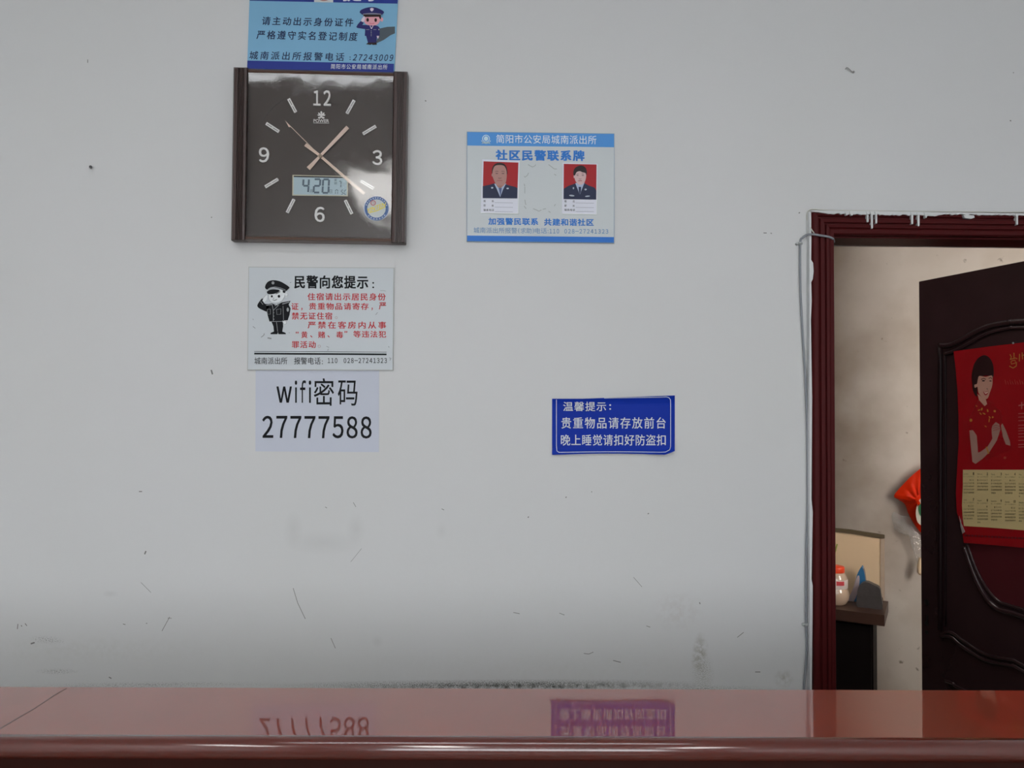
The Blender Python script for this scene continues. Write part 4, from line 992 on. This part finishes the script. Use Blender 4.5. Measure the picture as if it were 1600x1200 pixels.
# ------------------------------------------------------------------ cables
CAB = mat('cable_grey', pc(112, 115, 120), 0.45); WIR = mat('wire_white', pc(168, 168, 160), 0.5)
pl = WALL.at(1256, 700)
t = thing('cable', pl, 'grey cable running down the wall beside the door frame', 'cable')
pts = [(1303, 378, 0.006), (1301, 373, 0.022), (1294, 370, 0.027), (1280, 367.6, 0.026), (1268, 366, 0.021), (1261, 367, 0.010), (1254, 371.5, 0.005), (1250.4, 380, 0.004), (1250.4, 430, 0.004), (1251.4, 470, 0.004), (1254.6, 530, 0.004), (1258, 585, 0.004), (1260.6, 645, 0.004), (1261.6, 700, 0.004), (1262, 790, 0.004), (1260, 850, 0.004), (1259.2, 890, 0.004), (1259.4, 975, 0.004), (1260.6, 1008, 0.004), (1258.6, 1045, 0.004), (1256, 1080, 0.004), (1253, 1180, 0.004)]
bm = bmesh.new(); tube(bm, smooth_loop([tuple(pl.loc(*p)) for p in pts], 5, False), 0.0027, 8); link('sheath', bm, CAB, t, smooth=True)
for (x, y) in ((1248.8, 380.6), (1258.4, 976.4)):
    bm = bmesh.new()
    c = pl.loc(x, y, 0.004); tube(bm, [c + Vector((-0.005, 0, 0)), c + Vector((0.007, 0, 0.001))], 0.0036, 8)
    c2 = pl.loc(x - 2.6, y, 0.006); tube(bm, [c2 + Vector((0, 0.006, 0)), c2 + Vector((0, -0.002, 0))], 0.0036, 8)
    link('cable_clip', bm, mat('clip_white', pc(150, 152, 152), 0.4), t, smooth=True)
pl = WALL.at(1300, 328)
bm = bmesh.new()
pts = [(1272, 364, 0.026), (1267, 357, 0.018), (1263, 348, 0.006), (1261, 340, 0.004), (1261.4, 333, 0.004), (1265, 328, 0.004), (1272, 327, 0.004), (1284, 328, 0.004), (1320, 329.2, 0.004), (1400, 330.2, 0.004), (1500, 331, 0.004), (1640, 332, 0.004)]
tube(bm, smooth_loop([tuple(pl.loc(*p)) for p in pts], 5, False), 0.0014, 6)
wi = tag(link('thin_wire', bm, WIR, smooth=True), 'thin off-white wire looping over the corner of the door frame', 'wire'); wi.location = pl.o

# ------------------------------------------------------------------ back room furniture
def far_frame(px, py):
    return FAR.at(px, py)
ZS = FAR.hit(1340, 941, 0.10).z
def SPY(x):                                             # photo row of the shelf height on the wall in column x
    y0, y1 = 880.0, 990.0
    for _ in range(30):
        ym = (y0 + y1) / 2
        if FAR.hit(x, ym, 0.016).z > ZS + 0.002: y0 = ym
        else: y1 = ym
    return y0
pl = FAR.at(1340, 890)
t = thing('splash_panel', pl, 'cream splash panel with a dark grimy top edge behind the shelf', 'panel')
flat('panel', pl, [[(1262, 824), (1377, 838), (1377, SPY(1377)), (1262, SPY(1262))]], mat('panel_cream', pc(158, 138, 112, 0.42), 0.4, var=0.05), t, 0.014, 0.0135)
flat('top_edge', pl, [[(1262, 821.5), (1330, 828), (1382, 836.5), (1382, 841.5), (1378, 842), (1330, 834), (1262, 827)]], mat('grime_olive', pc(60, 50, 34, 0.42), 0.6, var=0.2, vscale=40), t, 0.019, 0.018)
flat('side_edge', pl, [[(1376, 840), (1382, 840.5), (1382, SPY(1382)), (1376, SPY(1376))]], mat('grime_grey', pc(126, 112, 98, 0.42), 0.6, var=0.15, vscale=30), t, 0.018, 0.017)

# shelf table standing along the far wall
pe = FAR.hit(1382, 955, 0.27)
pl = Plane((pe.x, pe.y, 0), FAR_RZ)                     # right front corner, local x runs to the right
t = thing('shelf_table', pl, 'dark brown shelf table in the corner of the back room', 'table')
bm = bmesh.new(); vs = box(bm, (-0.62, 0.0, ZS - 0.045), (0.0, 0.255, ZS))
link('table_top', bm, mat('shelf_brown', pc(42, 27, 21, 0.42), 0.4, var=0.2, vscale=12), t)
bm = bmesh.new(); box(bm, (-0.60, 0.04, 0.0), (-0.045, 0.235, ZS - 0.045))
link('cabinet_body', bm, mat('cabinet_dark', (0.004, 0.002, 0.002, 1), 0.6, spec=0.15), t)
for i, u0 in enumerate((-0.59, -0.315)):
    bm = bmesh.new(); box(bm, (u0, 0.025, 0.08), (u0 + 0.262, 0.04, ZS - 0.06))
    d = link('cabinet_door', bm, mat('cabinet_dark', (0.004, 0.002, 0.002, 1), 0.6, spec=0.15), t)

def on_shelf(px, depth):                                # a point on the table top seen in column px, depth off the far wall
    h = FAR.hit(px, 940, depth); return Vector((h.x, h.y, ZS))
# glass jar with red lid
p = on_shelf(1306, 0.17)
t = thing('glass_jar', Plane(p, 0), 'bulging glass jar with an orange-red lid on the shelf', 'jar')
k = 1 / 390.0                                            # metres per photo pixel at that distance
bm = bmesh.new()
lathe(bm, [(0.001, 0.0), (15*k, 0.0), (17*k, 2*k), (21*k, 10*k), (21.5*k, 18*k), (19.5*k, 25*k), (18*k, 29*k), (18.4*k, 36*k), (18.5*k, 44*k), (15.5*k, 50*k), (13*k, 54*k), (0.001, 54*k)])
link('jar_body', bm, mat('jar_glass', pc(138, 120, 104, 0.42), 0.1, spec=0.8, coat=0.6), t, smooth=True)
bm = bmesh.new(); lathe(bm, [(0.001, 53*k), (13.6*k, 53*k), (14*k, 54*k), (14*k, 61*k), (13*k, 63*k), (0.001, 63.4*k)], 36)
link('lid', bm, mat('lid_red', pc(170, 48, 20, 0.42), 0.35), t, smooth=True)
bm = bmesh.new(); lathe(bm, [(18.2*k, 27*k), (18.7*k, 28*k), (18.9*k, 36*k), (18.8*k, 42*k), (18.2*k, 43*k)])
lb = link('paper_label', bm, mat('label_white', pc(158, 148, 144, 0.42), 0.5), t, smooth=True)
bm = bmesh.new()
for i in range(7):
    a0, a1 = -1.95 + i * 0.1, -1.85 + i * 0.1
    q4 = [Vector((19.1*k*math.cos(a), 19.1*k*math.sin(a), z)) for a, z in ((a0, 34*k), (a1, 34*k), (a1, 41*k), (a0, 41*k))]
    prism(bm, q4, [v * 0.99 + Vector((0, 0, v.z * 0.01)) for v in q4])
link('label_mark', bm, mat('label_red', pc(140, 40, 46, 0.42), 0.5), lb)
# green stick standing behind the jar
p = on_shelf(1299, 0.04)
bm = bmesh.new(); tube(bm, [(-0.03, 0, 0.0), (0.0, 0.0, 0.14), (0.028, 0.0, 0.232)], 0.004, 8, rad=[0.005, 0.0045, 0.003])
o = tag(link('green_stick', bm, mat('stick_green', pc(84, 92, 30, 0.42), 0.5), smooth=True), 'thin green stick leaning on the panel behind the jar', 'stick'); o.location = p
# blue spray bottle and folded grey pouch
p = on_shelf(1340, 0.075)
t = thing('blue_bottle', Plane(p, FAR_RZ), 'blue squeeze bottle with white side leaning on the panel', 'bottle')
bm = bmesh.new()
for pr in ([(-0.030, 0.0), (-0.004, 0.0), (0.030, 0.0), (0.036, 0.05), (0.034, 0.09), (0.030, 0.125), (0.022, 0.152), (0.015, 0.150), (0.000, 0.118), (-0.012, 0.07)],):
    pr = smooth_loop(pr, 3)
    mid = [Vector((x, -0.020, z)) for x, z in pr]; bk = [Vector((x, 0.020, z)) for x, z in pr]
    prism(bm, mid, bk)
link('bottle_body', bm, mat('bottle_blue', pc(34, 74, 106, 0.42), 0.25, var=0.1), t)
bm = bmesh.new()
f = [Vector((x, -0.023, z)) for x, z in smooth_loop([(-0.040, 0.0), (-0.014, 0.0), (0.006, 0.06), (0.010, 0.108), (0.002, 0.112), (-0.012, 0.07), (-0.026, 0.03)], 3)]
prism(bm, f, [v + Vector((0, 0.006, 0)) for v in f]); link('bottle_side', bm, mat('bottle_pale', pc(126, 116, 120, 0.42), 0.4), t)
p = on_shelf(1357, 0.155)
bm = bmesh.new()
pr = smooth_loop([(-0.040, 0.0), (0.02, 0.0), (0.055, -0.0), (0.050, 0.06), (0.044, 0.088), (0.02, 0.100), (-0.008, 0.108), (-0.034, 0.09), (-0.042, 0.05)], 3)
prism(bm, [Vector((x, -0.028, z)) for x, z in pr], [Vector((x * 0.95, 0.028, z * 0.97)) for x, z in pr])
o = tag(link('grey_pouch', bm, mat('pouch_grey', pc(46, 43, 43, 0.42), 0.45, var=0.25, vscale=30, bump=0.3, bscale=40)), 'dark grey crumpled pouch beside the blue bottle on the shelf', 'pouch')
o.location = p; o.rotation_euler = (0, 0, FAR_RZ)
rnd = random.Random(5)
p = on_shelf(1370, 0.07)
bm = bmesh.new()
bmesh.ops.create_icosphere(bm, subdivisions=3, radius=0.024)
for v in bm.verts:
    v.co *= 1 + rnd.uniform(-0.18, 0.18); v.co.z = max(v.co.z * 0.7 + 0.014, 0.0)
o = tag(link('brown_rag', bm, mat('rag_brown', pc(54, 36, 28, 0.42), 0.8, var=0.3, vscale=40)), 'small crumpled brown rag on the right end of the shelf', 'rag'); o.location = p

# plastic bags hanging on the far wall, half hidden by the leaf
def bag(name, label, px, outline, material, w0, amp, seed, off=0.02):
    pl = FAR.at(*px)
    rnd = random.Random(seed)
    bm = bmesh.new()
    N = 5
    loop = smooth_loop(outline, 4)
    cxp = sum(p[0] for p in loop) / len(loop); cyp = sum(p[1] for p in loop) / len(loop)
    for side in (1, 0):
        prev = None
        for r in range(N):
            f = 1 - r / N
            cur = []
            for i, (x, y) in enumerate(loop):
                bul = w0 * (1 - f * f) if side else 0.0
                jit = amp * math.sin(i * 1.9 + r * 1.3 + seed) * (1 - f) + amp * rnd.uniform(-0.35, 0.35) if side else 0
                q = pl.loc(cxp + (x - cxp) * f, cyp + (y - cyp) * f, off + max(0.001, bul + jit) * (1 if side else 0))
                cur.append(bm.verts.new(q))
            if prev:
                for i in range(len(cur)): bm.faces.new((prev[i], prev[(i+1) % len(cur)], cur[(i+1) % len(cur)], cur[i]))
            prev = cur
        bm.faces.new(prev)
    bmesh.ops.remove_doubles(bm, verts=bm.verts, dist=0.0004)
    o = tag(link(name, bm, material, smooth=True), label, 'bag'); o.location = pl.o; o.rotation_euler = (0, 0, pl.rz)
    return o, pl
o, pl = bag('red_plastic_bag', 'red plastic bag hanging on the far wall beside the door edge', (1440, 800),
    [(1397, 774), (1412, 756), (1432, 737), (1450, 728), (1476, 740), (1482, 790), (1470, 830), (1446, 836), (1432, 824), (1420, 804), (1414, 788), (1404, 781)], mat('bag_red', (0.82, 0.032, 0.004, 1), 0.35, spec=0.25, var=0.12, vscale=20), 0.04, 0.010, 1, off=0.040)
flat('bag_print', pl, [smooth_loop([(1434, 786), (1440, 780), (1446, 800), (1442, 820), (1434, 816), (1431, 802)], 3)], mat('bag_print_white', pc(176, 170, 160), 0.4), o, 0.083, 0.004)
flat('bag_print', pl, [smooth_loop([(1435, 792), (1442, 786), (1446, 800), (1438, 806)], 3)], mat('bag_print_green', pc(40, 92, 58), 0.4), o, 0.086, 0.003)
M_CLR = clear_mat('bag_clear', tint=(0.97, 0.97, 0.97, 1), rough=0.16, ior=1.5, bump=0.8, bscale=60.0, haze=0.02, boost=1.6)
_nt = M_CLR.node_tree; _out = _nt.nodes['Material Output']; _m0 = _out.inputs[0].links[0].from_socket
_df = _nt.nodes.new('ShaderNodeBsdfDiffuse'); _df.inputs[0].default_value = (0.75, 0.75, 0.74, 1)
_mm = _nt.nodes.new('ShaderNodeMixShader'); _mm.inputs[0].default_value = 0.12
_nt.links.new(_m0, _mm.inputs[1]); _nt.links.new(_df.outputs[0], _mm.inputs[2]); _nt.links.new(_mm.outputs[0], _out.inputs[0])
bag('clear_plastic_bag', 'crumpled clear plastic bag hanging below the red one', (1425, 830),
    [(1393, 806), (1398, 800), (1408, 806), (1420, 808), (1436, 826), (1452, 850), (1450, 900), (1438, 896), (1430, 868), (1426, 842), (1414, 834), (1400, 830), (1395, 818)], M_CLR, 0.026, 0.007, 4, off=0.01)
pl = FAR.at(1440, 890)
bm = bmesh.new(); tube(bm, [tuple(pl.loc(1440, 872, 0.05)), tuple(pl.loc(1437.5, 886, 0.05)), tuple(pl.loc(1437, 894, 0.05)), tuple(pl.loc(1439, 898, 0.05))], 0.01, 10, rad=[0.010, 0.012, 0.010, 0.006])
o = tag(link('garlic_bulb', bm, mat('cream_skin', pc(176, 156, 128, 0.5), 0.5), smooth=True), 'pale cream lump hanging low at the door edge', 'bundle'); o.location = pl.o; o.rotation_euler = (0, 0, pl.rz)

# ------------------------------------------------------------------ reception counter
b0, b1 = on_z(0, 1073, ZC), on_z(1600, 1079, ZC); f0, f1 = on_z(0, 1147.5, ZC), on_z(1600, 1154, ZC)
rz = math.atan2(b1.y - b0.y, b1.x - b0.x)
pl = Plane(((f0 + f1) / 2).to_tuple()[:2] + (0,), rz)
depth = (b0 - pl.o).dot(-pl.n) * 0.5 + (b1 - pl.o).dot(-pl.n) * 0.5
print('counter depth', depth, 'rz', math.degrees(rz), 'front y', pl.o)
t = thing('reception_counter', pl, 'polished red-brown reception counter across the foreground', 'counter')
M_CTR = mat('counter_red', (0.27, 0.038, 0.016, 1), 0.35, spec=0.3, coat=1.0, coat_ior=2.1, coat_rough=0.025, var=0.16, vscale=9)
HL = 1.9
bm = bmesh.new(); box(bm, (-HL, 0.0, ZC - 0.03), (HL, depth, ZC)); link('counter_top', bm, M_CTR, t)
bm = bmesh.new()
rr = 0.014; cy_, cz_ = -0.004, ZC - rr + 0.0012
pr = [(cy_ - rr * math.sin(a), cz_ + rr * math.cos(a)) for a in (math.radians(-8 + 196 * i / 22) for i in range(23))]
pr = [(0.001, pr[0][1] - 0.001)] + pr + [(0.001, pr[-1][1])]
v0 = [bm.verts.new((-HL, y, z)) for y, z in pr]; v1 = [bm.verts.new((HL, y, z)) for y, z in pr]
for i in range(len(v0)): bm.faces.new((v0[i], v0[(i+1) % len(v0)], v1[(i+1) % len(v0)], v1[i]))
bm.faces.new(v0); bm.faces.new(v1)
link('edge_moulding', bm, mat('counter_edge_red', (0.10, 0.010, 0.004, 1), 0.4, spec=0.1, coat=1.0, coat_ior=1.95, coat_rough=0.13, var=0.16, vscale=9), t, smooth=True)
bm = bmesh.new(); box(bm, (-HL + 0.02, 0.055, 0.0), (HL - 0.02, depth - 0.05, ZC - 0.03)); link('counter_body', bm, mat('counter_body_red', (0.035, 0.006, 0.003, 1), 0.4, spec=0.2), t)  # body red darkened to stand in for shade below the counter edge
bm = bmesh.new(); box(bm, (-1.85, depth - 0.05, 0.84), (0.62, depth + 0.6, 0.87)); box(bm, (-1.85, depth - 0.05, 0.0), (0.62, depth - 0.03, 0.84)); box(bm, (-HL + 0.02, depth - 0.049, 0.87), (HL - 0.02, depth - 0.03, ZC - 0.03))  # unseen white desk, added to bounce light onto the lower wall
link('work_surface', bm, mat('desk_white', (0.78, 0.78, 0.77, 1), 0.5, spec=0.2), t)
bm = bmesh.new()
ctr = Matrix.Rotation(-rz, 3, 'Z')
sp_ = [ctr @ (on_z(x, y, ZC) - pl.o) for x, y in ((-14, 1147), (30, 1121), (56, 1106), (84, 1087), (104, 1075.5))]
for a, b in zip(sp_, sp_[1:]):
    d = (b - a).normalized(); n = Vector((-d.y, d.x, 0)) * 0.0006
    q4 = [Vector((v.x, v.y, ZC + 0.0002)) for v in (a + n, b + n, b - n, a - n)]
    prism(bm, q4, [v - Vector((0, 0, 0.002)) for v in q4])
link('seam', bm, mat('seam_dark', (0.03, 0.01, 0.008, 1), 0.5), t)
